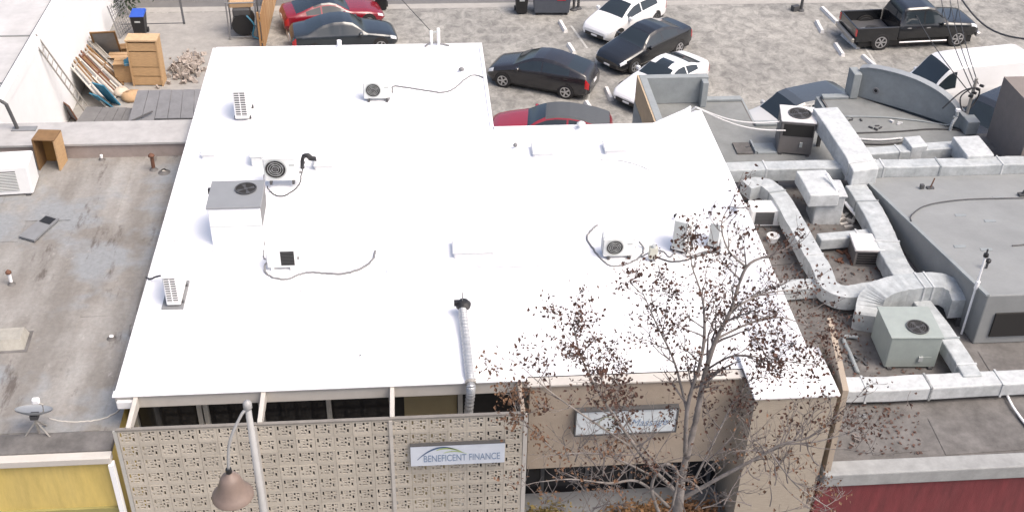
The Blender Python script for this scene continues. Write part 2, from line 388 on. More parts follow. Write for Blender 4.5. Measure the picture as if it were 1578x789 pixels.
# ------------------------------------------------------------------ the building with the white roof
B = thing('white_roof_building', 'two storey building with bright white coated flat roof and block screen front', 'building', (1, 25, 0))
poly = [(XL, YF), (XR + 0.3, YF), (XR + 0.3, YS), (XM, YS), (XM, YB), (XL, YB)]
rf = MB()
# roof sheet as a gently uneven grid inside the outline
def roof_sheet():
    xs = [XL + (XM - XL) * i / 24 for i in range(25)] + [XM + (XR + 0.3 - XM) * i / 17 for i in range(1, 18)]
    ys = [YF + (YS - YF) * i / 30 for i in range(31)] + [YS + (YB - YS) * i / 16 for i in range(1, 17)]
    idx = {}; V = []; F = []
    for j, y in enumerate(ys):
        for i, x in enumerate(xs):
            if i > 24 and j > 30: continue
            e = min(x - XL, y - YF, 1.0)
            z = ZR + 0.010 * math.sin(x * 1.7 + 0.6 * y) + 0.010 * math.sin(y * 2.3 - x) + random.uniform(-.003, .003)
            if i in (0,) or j in (0,) or (i == 41) or (j == 46) or (j == 30 and i > 24) or (i == 24 and j >= 30): z = ZR
            idx[i, j] = len(V); V.append((x, y, z))
    for j in range(len(ys) - 1):
        for i in range(len(xs) - 1):
            q = [(i, j), (i + 1, j), (i + 1, j + 1), (i, j + 1)]
            if all(k in idx for k in q): F.append(tuple(idx[k] for k in q))
    return V, F
rf.add(*roof_sheet())
roof = wb(rf, 'roof', M_ROOF, B, smooth=True)
ed = MB()                                       # white membrane wrapped over the edges
n = len(poly)
for i in range(n):
    p, q = poly[i], poly[(i + 1) % n]
    if i == 0: continue
    ed.add([(p[0], p[1], ZR), (q[0], q[1], ZR), (q[0], q[1], ZR - 0.4), (p[0], p[1], ZR - 0.4)], [(0, 1, 2, 3)])
wb(ed, 'roof_edge', M_ROOF, B)
lip = MB()                                      # low gravel stop along left and back edges
lip.box((XL - 0.02, YF + .02, ZR - 0.1), (XL + 0.09, YB, ZR + 0.035)); lip.box((XL + 0.09, YB - 0.09, ZR - 0.1), (XM + .02, YB + 0.02, ZR + 0.05))
lip.box((XM + 0.025, YS - 0.09, ZR - 0.1), (XR + 0.02, YS + 0.02, ZR + 0.05)); lip.box((XM - 0.07, YS + .03, ZR - 0.1), (XM + 0.02, YB - 0.1, ZR + 0.045))
wb(lip, 'edge_trim', M_ROOF, roof)
fs = MB().box((XL - 0.02, YF - 0.10, ZR - 0.32), (XM - .02, YF, ZR + 0.012)); wb(fs, 'fascia', M_FASCIA, B, bevel=0.01)
fs = MB().box((XL - 0.05, YF - 0.16, ZR + .013), (XM - .02, YF + 0.02, ZR + 0.05)); wb(fs, 'roof_nosing', M_ROOF, B, bevel=0.012)
wl = MB().prism([(XL + 0.05, 18.75), (XR + .2, 18.75), (XR + .2, YS - .05), (XM - .05, YS - .05), (XM - .05, YB - .05), (XL + .05, YB - .05)], 0, ZR - 0.42)
wb(wl, 'wall', M_FASCIA, B)
# the window wall behind the screen
wz0, wz1, wy = 0.4, ZR - 0.33, 18.45
wb(MB().box((XL + .1, wy, wz0), (XM, wy + 0.05, wz1)), 'window_wall', M_DARK, B)
def xa(px_, py_, Y): return atY(px_, py_, Y).x
bays = [(xa(x0, 630, wy), xa(x1, 630, wy)) for x0, x1 in ((214, 306), (322, 376), (410, 502), (514, 600))]
for x0, x1 in bays:
    g = wb(MB().box((x0, wy - 0.03, wz0), (x1, wy - 0.012, wz1 - 0.04)), 'window', M_GLASS, B)
for px_ in (208, 309, 319, 404, 508, 604, 709):
    x = xa(px_, 630, wy); wb(MB().box((x - 0.05, wy - 0.12, wz0), (x + 0.05, wy - 0.01, wz1 - 0.02)), 'mullion', M_MULL, B)
x0, x1 = xa(623, 625, wy), xa(704, 625, wy)
wb(MB().box((x0, wy - 0.06, wz0), (x1, wy - 0.011, wz1 - 0.03)), 'wall_panel', M_PANEL, B)
for px_ in (240, 352, 455, 556, 660):           # uneven blinds behind the panes
    x = xa(px_, 630, wy); wb(MB().box((x, wy - 0.009, wz0), (x + random.uniform(.1, .35), wy - 0.004, wz1 - random.uniform(.2, .8))), 'blind', M_BROWNP, B)
# outrigger fins carrying the screen
YSC = 16.8; ZS = 6.76
for px_ in (192, 398, 604, 806):
    x = xa(px_, 640, YSC)
    f = MB(); f.slab([(x - 0.045, YSC + 0.02, ZS - 0.16), (x - 0.045, YSC + 0.02, ZS + 0.03), (x - 0.045, YF - 0.10, ZR + 0.0), (x - 0.045, YF - 0.10, ZR - 0.26)], 0.09)
    wb(f, 'screen_fin', M_FASCIA if px_ != 806 else M_BEIGE, B, bevel=0.012)
wb(MB().box((XL + .02, YF - .19, ZR - .26), (XL + .42, YF - .105, ZR - .08)), 'conduit_box', M_WHITE, B, bevel=.01)
# pierced concrete screen: one mesh, every block an object of its own
NC, PITCHB = 21, (1.96 + 5.87) / 21
BT = 0.03
def screen_mesh():
    H = [(0.6, 0.9, 1.7, 4.6), (2.4, 0.8, 4.9, 1.7), (2.4, 2.6, 4.9, 3.5), (5.6, 0.8, 6.8, 3.3), (7.4, 0.9, 9.2, 2.4), (3.4, 4.6, 4.7, 5.9), (5.6, 4.2, 6.7, 6.3),
         (7.4, 3.4, 9.2, 4.3), (0.9, 6.6, 2.0, 8.0), (3.0, 7.0, 6.0, 8.2), (7.4, 5.2, 8.6, 8.4)]
    H = [tuple(.35 + .90 * v for v in h) for h in H]
    xs = sorted({0, 10} | {h[0] for h in H} | {h[2] for h in H}); ys = sorted({0, 10} | {h[1] for h in H} | {h[3] for h in H})
    def solid(i, j):
        if i < 0 or j < 0 or i >= len(xs) - 1 or j >= len(ys) - 1: return False
        cx, cy = (xs[i] + xs[i + 1]) / 2, (ys[j] + ys[j + 1]) / 2
        return not any(h[0] < cx < h[2] and h[1] < cy < h[3] for h in H)
    k = (PITCHB - 0.006) / 10; mb = MB(); g = 0.003
    def W(i, j, d): return (xs[i] * k + g, d, -(ys[j] * k + g))
    for i in range(len(xs) - 1):
        for j in range(len(ys) - 1):
            if not solid(i, j): continue
            mb.add([W(i, j, 0), W(i + 1, j, 0), W(i + 1, j + 1, 0), W(i, j + 1, 0)], [(0, 3, 2, 1)])
            mb.add([W(i, j, BT), W(i + 1, j, BT), W(i + 1, j + 1, BT), W(i, j + 1, BT)], [(0, 1, 2, 3)])
            for (di, dj, a, b) in ((-1, 0, (0, 1), (0, 0)), (1, 0, (1, 0), (1, 1)), (0, -1, (0, 0), (1, 0)), (0, 1, (1, 1), (0, 1))):
                if not solid(i + di, j + dj):
                    mb.add([W(i + a[0], j + a[1], 0), W(i + b[0], j + b[1], 0), W(i + b[0], j + b[1], BT), W(i + a[0], j + a[1], BT)], [(0, 1, 2, 3)])
    me = bpy.data.meshes.new('screen_block'); me.from_pydata(mb.v, [], mb.f)
    bm = bmesh.new(); bm.from_mesh(me); bmesh.ops.remove_doubles(bm, verts=bm.verts, dist=1e-5); bmesh.ops.recalc_face_normals(bm, faces=bm.faces); bm.to_mesh(me); bm.free()
    return me
SB = screen_mesh(); sms = []
for i in range(5):
    me = SB.copy(); k = 0.93 + 0.035 * i
    me.materials.append(mat('concrete screen block %d' % i, (0.47 * k, 0.425 * k, 0.355 * k), 0.85, 0.12, 7, bump=0.3, bscale=60)); sms.append(me)
for r in range(9):
    for c in range(NC):
        o = inst('screen_block', random.choice(sms), B); o.matrix_parent_inverse = Matrix.Translation(-Vector(B.location))
        o.location = (-5.87 + c * PITCHB, YSC + random.uniform(-.004, .004), ZS - 0.05 - r * PITCHB)
for px_, b in ((600, -0.65), (395, -3.26)):        # cover strips where the screen bays meet
    wb(MB().box((b - 0.035, YSC - 0.03, 3.3), (b + 0.035, YSC - 0.006, ZS - 0.05)), 'screen_joint', M_FASCIA, B)
wb(MB().box((-5.90, YSC - 0.015, ZS - 0.046), (1.99, YSC + BT + .03, ZS - .012)), 'screen_coping', mat('coping grey', (.20, .185, .165), .8, .15, 6), B)
wb(MB().box((-5.95, YSC - 0.01, 3.3), (-5.875, YSC + BT, ZS - 0.048)), 'screen_edge', M_MULL, B)
wb(MB().box((1.965, YSC - 0.01, 3.3), (2.05, YSC + BT, ZS - 0.048)), 'screen_edge', M_FASCIA, B)
# beige front wall, dark storefront below it, pier and right parapet
wb(MB().box((2.16, 17.58, 4.38), (6.72, YF - 0.01, ZR - 0.06)), 'front_wall', M_BEIGE, B)
wb(MB().box((2.10, 17.53, ZR - 0.058), (6.58, YF - 0.012, ZR - 0.01)), 'wall_coping', M_FASCIA, B, bevel=.01)
wb(MB().box((2.1, 18.3, 0.2), (6.6, 18.36, 4.4)), 'storefront_glass', M_GLASS, B)
for x in (2.6, 3.6, 4.6, 5.6, 6.4): wb(MB().box((x - .04, 18.22, .2), (x + .04, 18.295, 4.38)), 'mullion', M_STEEL, B)
wb(MB().box((2.0, 17.1, 2.70), (6.58, 18.2, 2.95)), 'canopy', M_GREYP, B)
wb(MB().box((6.60, YSC, 0.0), (8.28, 18.2, ZR + 0.06)), 'pier', M_BEIGE2, B)
wb(MB().box((6.56, YSC - 0.04, ZR + 0.063), (8.32, 18.25, ZR + 0.12)), 'pier_cap', M_ROOF, B, bevel=0.015)
PZ = ZR + 0.40
pp = MB()
secs = [(17.75, XR + .14, XR + 0.3), (23.3, XR + .16, XR + 0.34), (YS + 0.05, XR + .12, XR + 0.3)]
for (ya, a0, a1), (yb, b0, b1) in zip(secs, secs[1:]):
    pp.add([(a0 - 0.75, ya, ZR + .004), (a0, ya, PZ), (a1, ya, PZ), (a1, ya, 4.0), (b0 - 0.75, yb, ZR + .004), (b0, yb, PZ), (b1, yb, PZ), (b1, yb, 4.0)],
           [(0, 1, 5, 4), (1, 2, 6, 5), (2, 3, 7, 6), (0, 3, 2, 1), (4, 5, 6, 7)])
wb(pp, 'parapet', M_ROOF, B)
cr = MB().slab([(XR - 1.05, YS - .02, ZR + 0.003), (XR - 0.02, YS + .02, ZR + 0.003), (XR + 0.0, YS + .02, PZ + 0.12), (XR - 0.16, YS, PZ + 0.02)], 0.1)
wb(cr, 'corner_upstand', M_ROOF, B)
cr = MB().box((XR + 0.06, 23.0, ZR + .01), (XR + 0.34, 23.28, PZ + 0.09)); wb(cr, 'parapet_post', M_ROOF, B, bevel=.02)
fin = MB(); a = at(1277, 490, 6.4)
fin.slab([(8.44, 16.85, 4.3), (8.44, 18.62, 4.3), (8.44, 18.56, 6.5), (8.44, 18.42, 7.55), (8.44, 16.95, 6.85)], -0.12)
wb(fin, 'party_wall_end', M_BEIGE, B)

# ------------------------------------------------------------------ the yellow building on the left
Yb = thing('yellow_building', 'building with yellow street front and worn brown flat roof', 'building', (-15, 23, 0))
wb(MB().box((-30, 16.86, 0), (-6.16, 29.5, ZL - 0.06)), 'wall', M_YELLOW, Yb)
lr = MB(); lr.add([(-30, 17.25, ZL), (-6.1, 17.25, ZL), (-6.1, 28.5, ZL), (-30, 28.5, ZL)], [(0, 1, 2, 3)])
r_ = wb(lr, 'roof', M_LROOF, Yb)
x = -6.45
for k in range(5):                               # laps of rolled roofing
    w = random.uniform(1.02, 1.22); y = 17.6
    while y < 28.0:
        l = random.uniform(3.0, 5.2); y2 = min(28.2, y + l); sk = random.uniform(-.03, .03)
        if random.random() < .72:
            z = ZL + 0.007 + 0.005 * (k % 3) + random.uniform(0, .003); j = [random.uniform(-.025, .025) for _ in range(4)]
            wb(MB().slab([(x - w + j[0], y + j[1], z), (x + sk + j[2], y, z), (x + sk + j[3], y2, z), (x - w, y2 + j[1], z)], 0.006), 'roofing_sheet', M_LROOF, r_)
        y = y2
    x -= w * 0.97
wb(MB().box((-30, 16.95, ZL - 0.05), (-6.12, 17.5, ZL + 0.10)), 'front_kerb', M_NROOF2, Yb, bevel=.03)
wb(MB().box((-30, 16.74, ZL - 0.09), (-6.10, 16.945, ZL + 0.07)), 'coping', M_FASCIA, Yb, bevel=.015)
wb(MB().box((-30, 28.35, ZL - 0.3), (-6.12, 28.9, ZL + 0.40)), 'back_parapet', mat('pinkish parapet', (0.31, 0.26, 0.235), .9, .15, 3), Yb, bevel=.02)
wb(MB().box((-30, 28.30, ZL + .403), (-6.14, 29.55, ZL + 0.46)), 'parapet_coping', mat('pale parapet top', (0.42, 0.41, 0.40), .85, .14, 2.5, col2=(.34, .33, .32), mscale=1.2), Yb)
wb(MB().box((-30, 16.80, 4.50), (-6.17, 16.858, 4.62)), 'belt_course', mat('olive band', (.30, .27, .10), .85, .1, 3), Yb)
wb(MB().box((-6.155, 16.7, 0), (-6.06, 16.85, 5.9)), 'corner_trim', M_LOTW, Yb)

# ------------------------------------------------------------------ white walled building behind the yard
Wb = thing('white_walled_building', 'low building with white painted side wall and pale grey roof', 'building', (-24, 44, 0))
XW = -13.47
wb(MB().box((-45, 33.5, 0), (XW - .02, 70, 3.75)), 'wall', M_LOTW, Wb)
wb(MB().box((XW - 0.30, 33.5, 3.75), (XW, 43.6, 4.12)), 'parapet', M_LOTW, Wb)
wb(MB().box((XW - 0.30, 43.6, 3.40), (XW + .004, 70, 3.80)), 'parapet', M_LOTW, Wb)
wb(MB().box((-45, 33.5, 3.755), (XW - .31, 69.9, 3.80)), 'roof', mat('pale grey roof', (.42, .42, .42), .85, .16, .9, col2=(.50, .49, .48), mscale=.4), Wb)
for y in (37.2, 41.0, 45.4): wb(MB().box((-40, y, 3.801), (XW - .4, y + .08, 3.83)), 'roof_seam', M_NROOF, Wb)
wb(MB().tube([(XW - 0.45, 33.6, 3.88), (XW - 0.45, 55, 3.88)], 0.06, 8), 'pipe', M_PIPE, Wb)

# ------------------------------------------------------------------ grey building on the right
Nb = thing('grey_roof_building', 'building with grey flat roof carrying white ducts and dark red front', 'building', (13, 25, 0))
npoly = [(8.3, 16.95), (40, 16.95), (40, 31.2), (17.6, 31.2), (14.75, 33.9), (13.4, 33.9), (13.4, 32.1), (10.9, 32.1), (10.9, 33.9), (7.25, 33.9), (7.25, 28.4), (8.3, 28.4)]
wb(MB().prism(npoly, 0, ZN - 0.06), 'wall', M_NGREY, Nb)
wb(MB().box((8.35, 16.82, 0), (40, 16.945, ZN - .24)), 'facade', M_RED, Nb)
ip = [(8.0, 17.2), (39.9, 17.2), (39.9, 31.1), (17.5, 31.1), (14.7, 33.8), (13.5, 33.8), (13.5, 32.0), (10.8, 32.0), (10.8, 33.8), (7.3, 33.8), (7.3, 28.2), (8.0, 28.2)]
wb(MB().prism(ip, ZN - .055, ZN), 'roof', M_NROOF2, Nb)
wb(MB().add([(7.5, 28.9, ZN + .005), (13.1, 28.9, ZN + .005), (17.4, 28.9, ZN + .005), (17.4, 31.1, ZN + .005), (14.7, 33.75, ZN + .005), (13.55, 33.75, ZN + .005), (13.55, 31.95, ZN + .005), (10.75, 31.95, ZN + .005), (10.75, 33.75, ZN + .005), (7.5, 33.75, ZN + .005)], [tuple(range(10))]), 'roof_patch', M_NROOF, Nb)
wb(MB().box((8.4, 16.74, ZN - .22), (40, 17.16, ZN + .14)), 'front_parapet', mat('pale grey kerb', (.28, .285, .28), .85, .2, 3), Nb, bevel=.03)
for k, (x0, x1, y0, y1) in enumerate(((8.5, 9.6, 19.3, 22.0), (9.7, 11.0, 17.4, 18.4), (11.3, 13.2, 17.3, 18.5), (13.4, 17, 17.3, 20.7), (8.6, 10.3, 22.2, 24.1), (8.9, 10.0, 24.4, 27.3))):
    z = ZN + .006 + .003 * k; wb(MB().slab([(x0, y0, z), (x1, y0 + .06, z), (x1 - .05, y1, z), (x0 + .03, y1 - .05, z)], .005), 'roofing_sheet', M_NROOF2, Nb)
# L-shaped beige and grey parapet at the back left corner
wb(MB().slab([(7.28, 28.45, ZN + .01), (7.28, 33.75, ZN + .01), (7.28, 33.75, 5.45), (7.28, 28.45, 5.45)], .05), 'parapet_outer_face', mat('tan stucco', (.47, .37, .25), .9, .14, 3, col2=(.40, .30, .20), mscale=1.2), Nb)
wb(MB().prism([(7.285, 28.45), (7.52, 28.45), (7.52, 33.5), (7.285, 33.5)], ZN + .01, 5.46), 'parapet', M_NGREY, Nb, bevel=.02)
wb(MB().box((7.285, 33.505, ZN + .01), (9.55, 33.75, 5.46)), 'parapet', M_NGREY, Nb, bevel=.02)
wb(MB().box((9.30, 33.2, ZN + .01), (9.50, 33.5, 5.40)), 'parapet_buttress', M_NGREY, Nb, bevel=.02)
for x0, x1, y0 in ((9.56, 10.78, 33.55), (13.52, 14.4, 33.55), (10.8, 13.5, 31.85)): wb(MB().box((x0, y0, ZN + .006), (x1, y0 + .25, ZN + .10)), 'back_kerb', M_NGREY, Nb, bevel=.02)
# curved parapet
cv = MB(); K = 14; A = Vector((14.66, 33.8, 0)); E_ = Vector((17.45, 31.35, 0)); nrm = Vector((0.66, 0.75, 0))
tops = [5.50, 5.60, 5.64, 5.66, 5.67, 5.67, 5.66, 5.64, 5.60, 5.55, 5.48, 5.38, 5.24, 5.06, 4.86]
for i in range(K + 1):
    t = i / K; p = A.lerp(E_, t) + nrm * (0.10 * math.sin(math.pi * t))
    q = p + nrm * 0.22
    cv.add([(p.x, p.y, ZN + .01), (p.x, p.y, tops[i]), (q.x, q.y, tops[i]), (q.x, q.y, 2.0)], [])
cv.f = []
for i in range(K):
    a, b = i * 4, i * 4 + 4
    for k in range(3): cv.f.append((a + k, a + k + 1, b + k + 1, b + k))
cv.f += [(0, 3, 2, 1), tuple(K * 4 + k for k in range(4))]
wb(cv, 'curved_parapet', M_NGREY, Nb, smooth=False)
cc = MB(); cc.sweep([A.lerp(E_, i / K) + nrm * (0.11 + 0.10 * math.sin(math.pi * i / K)) + Vector((0, 0, tops[i] + .035)) for i in range(K + 1)], .30, .034)
wb(cc, 'parapet_cap', mat('grey blue cap', (.25, .27, .285), .7, .12, 3), Nb)
wb(MB().box((14.42, 33.55, ZN + .01), (14.70, 34.1, 5.42)), 'parapet_end', M_NGREY, Nb, bevel=.03)
wb(MB().box((17.35, 31.0, ZN + .01), (17.75, 31.5, 4.98)), 'parapet_end', M_NGREY, Nb, bevel=.03)
# raised block with sloping top
rb = MB(); rb.add([(13.42, 20.95, ZN), (40, 20.95, ZN), (40, 20.95, 5.98), (13.42, 20.95, 5.98), (12.85, 27.9, ZN), (40, 27.9, ZN), (40, 27.9, 4.98), (12.85, 27.9, 4.98)],
                  [(0, 1, 2, 3), (3, 2, 6, 7), (0, 3, 7, 4), (4, 7, 6, 5), (0, 4, 5, 1), (1, 5, 6, 2)])
wb(rb, 'raised_roof', M_BLOCK, Nb, bevel=.03)
wb(MB().box((13.75, 20.90, ZN + .25), (40, 20.947, 5.45)), 'painted_gap_shade', M_DARK, Nb)  # flat dark panel, its colour stands in for the shaded gap
wb(MB().sweep([(13.40, 20.93, 6.03), (12.90, 27.85, 5.03)], .10, .05), 'roof_edge_trim', M_NGREY, Nb)
for q in ((1430, 330), (1505, 320), (1455, 300), (1540, 300), (1475, 345)):       # patches on the sloping top
    y = 24.0 + (q[0] - 1480) * .012 + (330 - q[1]) * .05; x_ = at(q[0], q[1], 5.5).x
    z = 5.98 - (y - 20.95) * (1.0 / 6.95)
    wb(MB().slab([(x_, y, z + .012), (x_ + .3, y, z + .012), (x_ + .34, y + .14, z - .008), (x_ + .03, y + .16, z - .011)], .01), 'roof_patch', M_NGREY, Nb)
wb(MB().box((18.02, 28.75, ZN), (24, 30.9, 6.6)), 'stair_tower', M_BROWNWALL, Nb)

# ================================================================== roof equipment
def fan_parts(parent, c, r, axis='Y', face=-1, ringm=None, wire=True):
    # dark recess disc, ring, guard rings and blades; c on the face plane, looking along face*axis
    e = 0.006 * face
    def off(d): return (c[0], c[1] + d, c[2]) if axis == 'Y' else ((c[0], c[1], c[2] + d) if axis == 'Z' else (c[0] + d, c[1], c[2]))
    MB().cyl(off(e), r, 0.004 * face, 28, axis).build('fan_opening', M_DARK, parent)
    bl = MB()
    for k in range(4):
        a = k * math.pi / 2 + 0.4; u = [(0.12, -0.1), (0.85, -0.28), (0.9, 0.22), (0.15, 0.16)]
        pts = []
        for (rr, t) in u:
            x, y = r * rr * math.cos(a + t), r * rr * math.sin(a + t)
            pts.append((c[0] + x, c[1] + y, c[2] + 0.014 * face) if axis == 'Z' else ((c[0] + x, c[1] + 0.014 * face, c[2] + y) if axis == 'Y' else (c[0] + 0.014 * face, c[1] + x, c[2] + y)))
        bl.slab(pts, 0.003)
    bl.cyl(off(0.008 * face), r * 0.2, 0.012 * face, 12, axis)
    bl.build('fan_blades', mat('fan blade grey', (.07, .07, .072), .5), parent)
    g = MB()
    g.ring(off(0.022 * face), r * 0.95, r * 1.06, 0.012 * face, 28, axis)
    if wire:
        for q in (0.3, 0.5, 0.7): g.ring(off(0.026 * face), r * q, r * (q + 0.035), 0.005 * face, 24, axis)
    g.build('fan_guard', ringm or M_UNITG, parent)

def mini_split(label, base, w, d, h, rz=0.0, fan=True, fanx=-0.16, body=None, style='fan', tray=True, group='outdoor air conditioners on the white roof'):
    body = body or M_UNIT
    t = thing('outdoor_ac_unit', label, 'air conditioner', base, rz, group)
    z0 = 0.10
    MB().rbox((-w / 2, -d / 2, z0), (w / 2, d / 2, z0 + h), 0.022).build('casing', body, t)
    for sx in (-1, 1):
        MB().box((sx * w * 0.33 - 0.03, -d / 2 - 0.04, 0.0), (sx * w * 0.33 + 0.03, d / 2 + 0.04, z0 - .002)).build('foot', M_STEEL if tray else M_WHITE, t)
    MB().box((-w / 2 - .01, -d / 2 - .012, z0 + h - .05), (w / 2 + .01, d / 2 + .012, z0 + h - .022)).build('lid_seam', body, t)
    if style == 'fan':
        fan_parts(t, (fanx * w, -d / 2, z0 + h * 0.52), h * 0.40)
        MB().box((w * 0.24, -d / 2 - .004, z0 + h * .62), (w * 0.40, -d / 2 + .01, z0 + h * .70)).build('badge', M_UNITG, t)
    elif style == 'square':
        g = MB().box((-0.02 * w, -d / 2 - .005, z0 + h * .10), (w * 0.44, -d / 2 + .01, z0 + h * .86)).build('grille_recess', M_DARK, t)
        f = MB()
        for k in range(9): z = z0 + h * (.14 + .08 * k); f.box((-0.02 * w, -d / 2 - .014, z), (w * .44, -d / 2 - .006, z + .010))
        f.build('grille', M_STEEL, g)
    if style == 'side':
        MB().box((-w / 2 - .008, -d * .44, z0 + h * .04), (-w / 2 + .01, d * .44, z0 + h * .94)).build('coil_panel', M_UNITG, t)
        for k in range(3): MB().box((-w * .30 + .2 * w * k, -d / 2 - .006, z0 + h * .2), (-w * .30 + .2 * w * k + .05, -d / 2 + .01, z0 + h * .8)).build('vent_slot', M_UNITG, t)
    if style in ('fan', 'square', 'coil'):      # coil fins on the left end
        g = MB().box((-w / 2 - .006, -d * .38, z0 + h * .10), (-w / 2 + .01, d * .38, z0 + h * .90)).build('coil_panel', M_COIL, t)
        f = MB()
        for k in range(10): z = z0 + h * (.12 + .08 * k); f.box((-w / 2 - .016, -d * .38, z), (-w / 2 - .007, d * .38, z + .016))
        f.box((-w / 2 - .018, -.012, z0 + h * .10), (-w / 2 - .0165, .012, z0 + h * .90))
        f.build('fin_guard', body, g)
    MB().cyl((w / 2, d * .1, z0 + .10), .035, .05, 10, 'X').build('valve', M_PIPE, t)
    return t

R = lambda x, y: at(x, y, ZR)
def mid(a, b, d): 
    a, b = R(*a), R(*b); m_ = (a + b) / 2; m_.y += d; return m_, (b - a).length, math.atan2((b - a).y, (b - a).x)
# (left front foot, right front foot)
p, w, rz = mid((563, 157), (602, 157), .16); mini_split('small off white fan unit near the back edge of the white roof', p, .78, .32, .52, 0)
p, w, rz = mid((410, 290), (462, 289), .17); mini_split('fan unit on a stand behind the grey topped roof unit', p + Vector((0, 0, .12)), .84, .36, .66, 0)
p, w, rz = mid((413, 418), (458, 416), .16); mini_split('white unit with square dark grille beside a long hose', p, .66, .34, .50, 0, style='square', tray=False, body=M_WHITE)
p, w, rz = mid((928, 400), (978, 399), .16); mini_split('white fan unit with black fan on the right half of the white roof', p, .74, .34, .50, 0, body=M_UNIT)
# two seen end on: coil end faces the camera
p = R(374, 187); p.y += .43; mini_split('narrow white unit end on, at the back left of the white roof', p, .95, .38, .88, math.pi / 2, style='coil', body=M_WHITE)
p = R(269, 474); p.y += .42; u = mini_split('narrow white unit end on, near the left front of the white roof', p, .90, .30, .78, math.pi / 2, style='coil', body=M_WHITE)
MB().box((-.50, -.20, 0.001), (.50, .26, .05)).build('base_tray', M_GREYP, u)
# two angled ones by the right parapet
p = R(1048, 390); p.y += .15; mini_split('tall angled white unit behind a tangle of cables', p + Vector((.08, .1, 0)), .62, .34, .84, math.radians(62), body=M_WHITE, style='side')
p = R(1096, 386); p.y += .15; mini_split('angled white unit nearest the right parapet', p + Vector((.15, .1, 0)), .52, .26, .68, math.radians(62), body=M_WHITE, style='side')

# the big grey topped unit
a, b = R(328, 379), R(407, 378)
W_ = (b - a).length
pu = thing('rooftop_package_unit', 'big white boxed roof unit with grey lid and black round fan', 'air conditioner', ((a.x + b.x) / 2, a.y + .55, ZR), 0.0)
hw, hd, hh = W_ / 2, .55, 1.02
MB().rbox((-hw, -hd, 0), (hw, hd, hh), .02).build('casing', M_ROOF, pu)
MB().box((-hw + .015, -hd - .006, .52), (hw - .015, -hd + .01, .535)).build('panel_seam', M_UNITG, pu)
MB().box((hw - .01, -hd + .05, .45), (hw + .006, hd - .05, .95)).build('coil_panel', M_COIL, pu)
MB().box((-hw - .03, -hd - .03, hh + .002), (hw + .03, hd + .03, hh + .055)).build('lid', M_TOPG, pu, bevel=.01)
cx = (at(382, 281, ZR + hh).x) - pu.location.x
fan_parts(pu, (cx, .18, hh + .056), .24, 'Z', 1, M_STEEL, wire=False)
MB().box((-hw - .09, hd - .3, hh - .1), (-hw - .032, hd - .2, hh + .02)).build('latch', M_BLACK, pu)
tag(MB().sweep([R(330, 383) + Vector((0, -.09, .07)), R(409, 381) + Vector((0, -.09, .07))], .10, .065).build('sleeper_strip', M_ROOF), 'white sleeper strip along the foot of the grey topped unit', 'beam')

# plain white curbs and boxes coated with the roof
M_CURB = mat('shade toned white coating', (.66, .66, .66), .6, .08, 4)  # roof coating with a dimmer colour, so the curbs' shading shows
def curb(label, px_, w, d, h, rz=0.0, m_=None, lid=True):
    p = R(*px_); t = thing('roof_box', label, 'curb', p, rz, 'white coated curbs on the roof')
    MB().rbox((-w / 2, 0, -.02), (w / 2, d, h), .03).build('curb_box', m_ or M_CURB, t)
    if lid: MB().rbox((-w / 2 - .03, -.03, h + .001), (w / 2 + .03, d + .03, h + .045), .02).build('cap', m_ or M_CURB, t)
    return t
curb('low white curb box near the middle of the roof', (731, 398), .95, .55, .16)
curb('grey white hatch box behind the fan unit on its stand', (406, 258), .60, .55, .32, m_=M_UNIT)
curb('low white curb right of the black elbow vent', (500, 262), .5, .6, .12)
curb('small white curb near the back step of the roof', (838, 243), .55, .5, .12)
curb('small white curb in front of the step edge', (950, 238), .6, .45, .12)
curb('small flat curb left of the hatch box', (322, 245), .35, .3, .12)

# pipe boots and plumbing vents
def vent_pipe(label, px_, h=.3, r=.05, m_=M_ROOF, cap=None, z=ZR):
    p = at(px_[0], px_[1], z); t = thing('vent_pipe', label, 'vent pipe', p, 0, 'small pipes through the roofs')
    MB().lathe([(r * 2.4, 0), (r * 1.6, .03), (r * 1.1, .07), (r, .08)], n=14).build('flashing', M_ROOF if z == ZR else M_NROOF2, t, smooth=True)
    MB().tube([(0, 0, 0), (.01, 0, h)], r, 12).build('stack', m_, t, smooth=False)
    if cap: MB().lathe([(r * .6, h - .02), (r * 1.7, h), (r * 1.7, h + .04), (r * .3, h + .10), (0.001, h + .1)], n=14).build('cap', cap, t, smooth=True)
    return t
vent_pipe('white pipe stub on the back roof edge above the black sedan', (523, 75), .26, .07)
vent_pipe('white pipe stub on the step edge above the red car', (895, 200), .16, .07, M_ROOF, M_UNIT)
vent_pipe('thin dark capped stub on the roof below the step corner', (794, 230), .10, .035, M_UNITG, M_PIPE)
vent_pipe('small grey stub near the right parapet', (1107, 293), .10, .035, M_UNITG, M_PIPE)
vent_pipe('grey stub at the back right of the roof by the cable', (711, 112), .08, .05, M_UNITG, M_PIPE)
vent_pipe('tiny dark stub left of the white curb', (598, 419), .05, .02, M_PIPE)
vent_pipe('tiny dark stub on the open roof near the front', (555, 552), .05, .025, M_PIPE)
vent_pipe('tiny dark stub below the boxed unit', (464, 452), .05, .022, M_PIPE)
vent_pipe('tiny dark stub behind the left front unit', (270, 376), .05, .022, M_PIPE)
vent_pipe('black rubber stub on tall unit hood by parapet', (1041, 338), .07, .035, M_UNITG, M_BLACK)

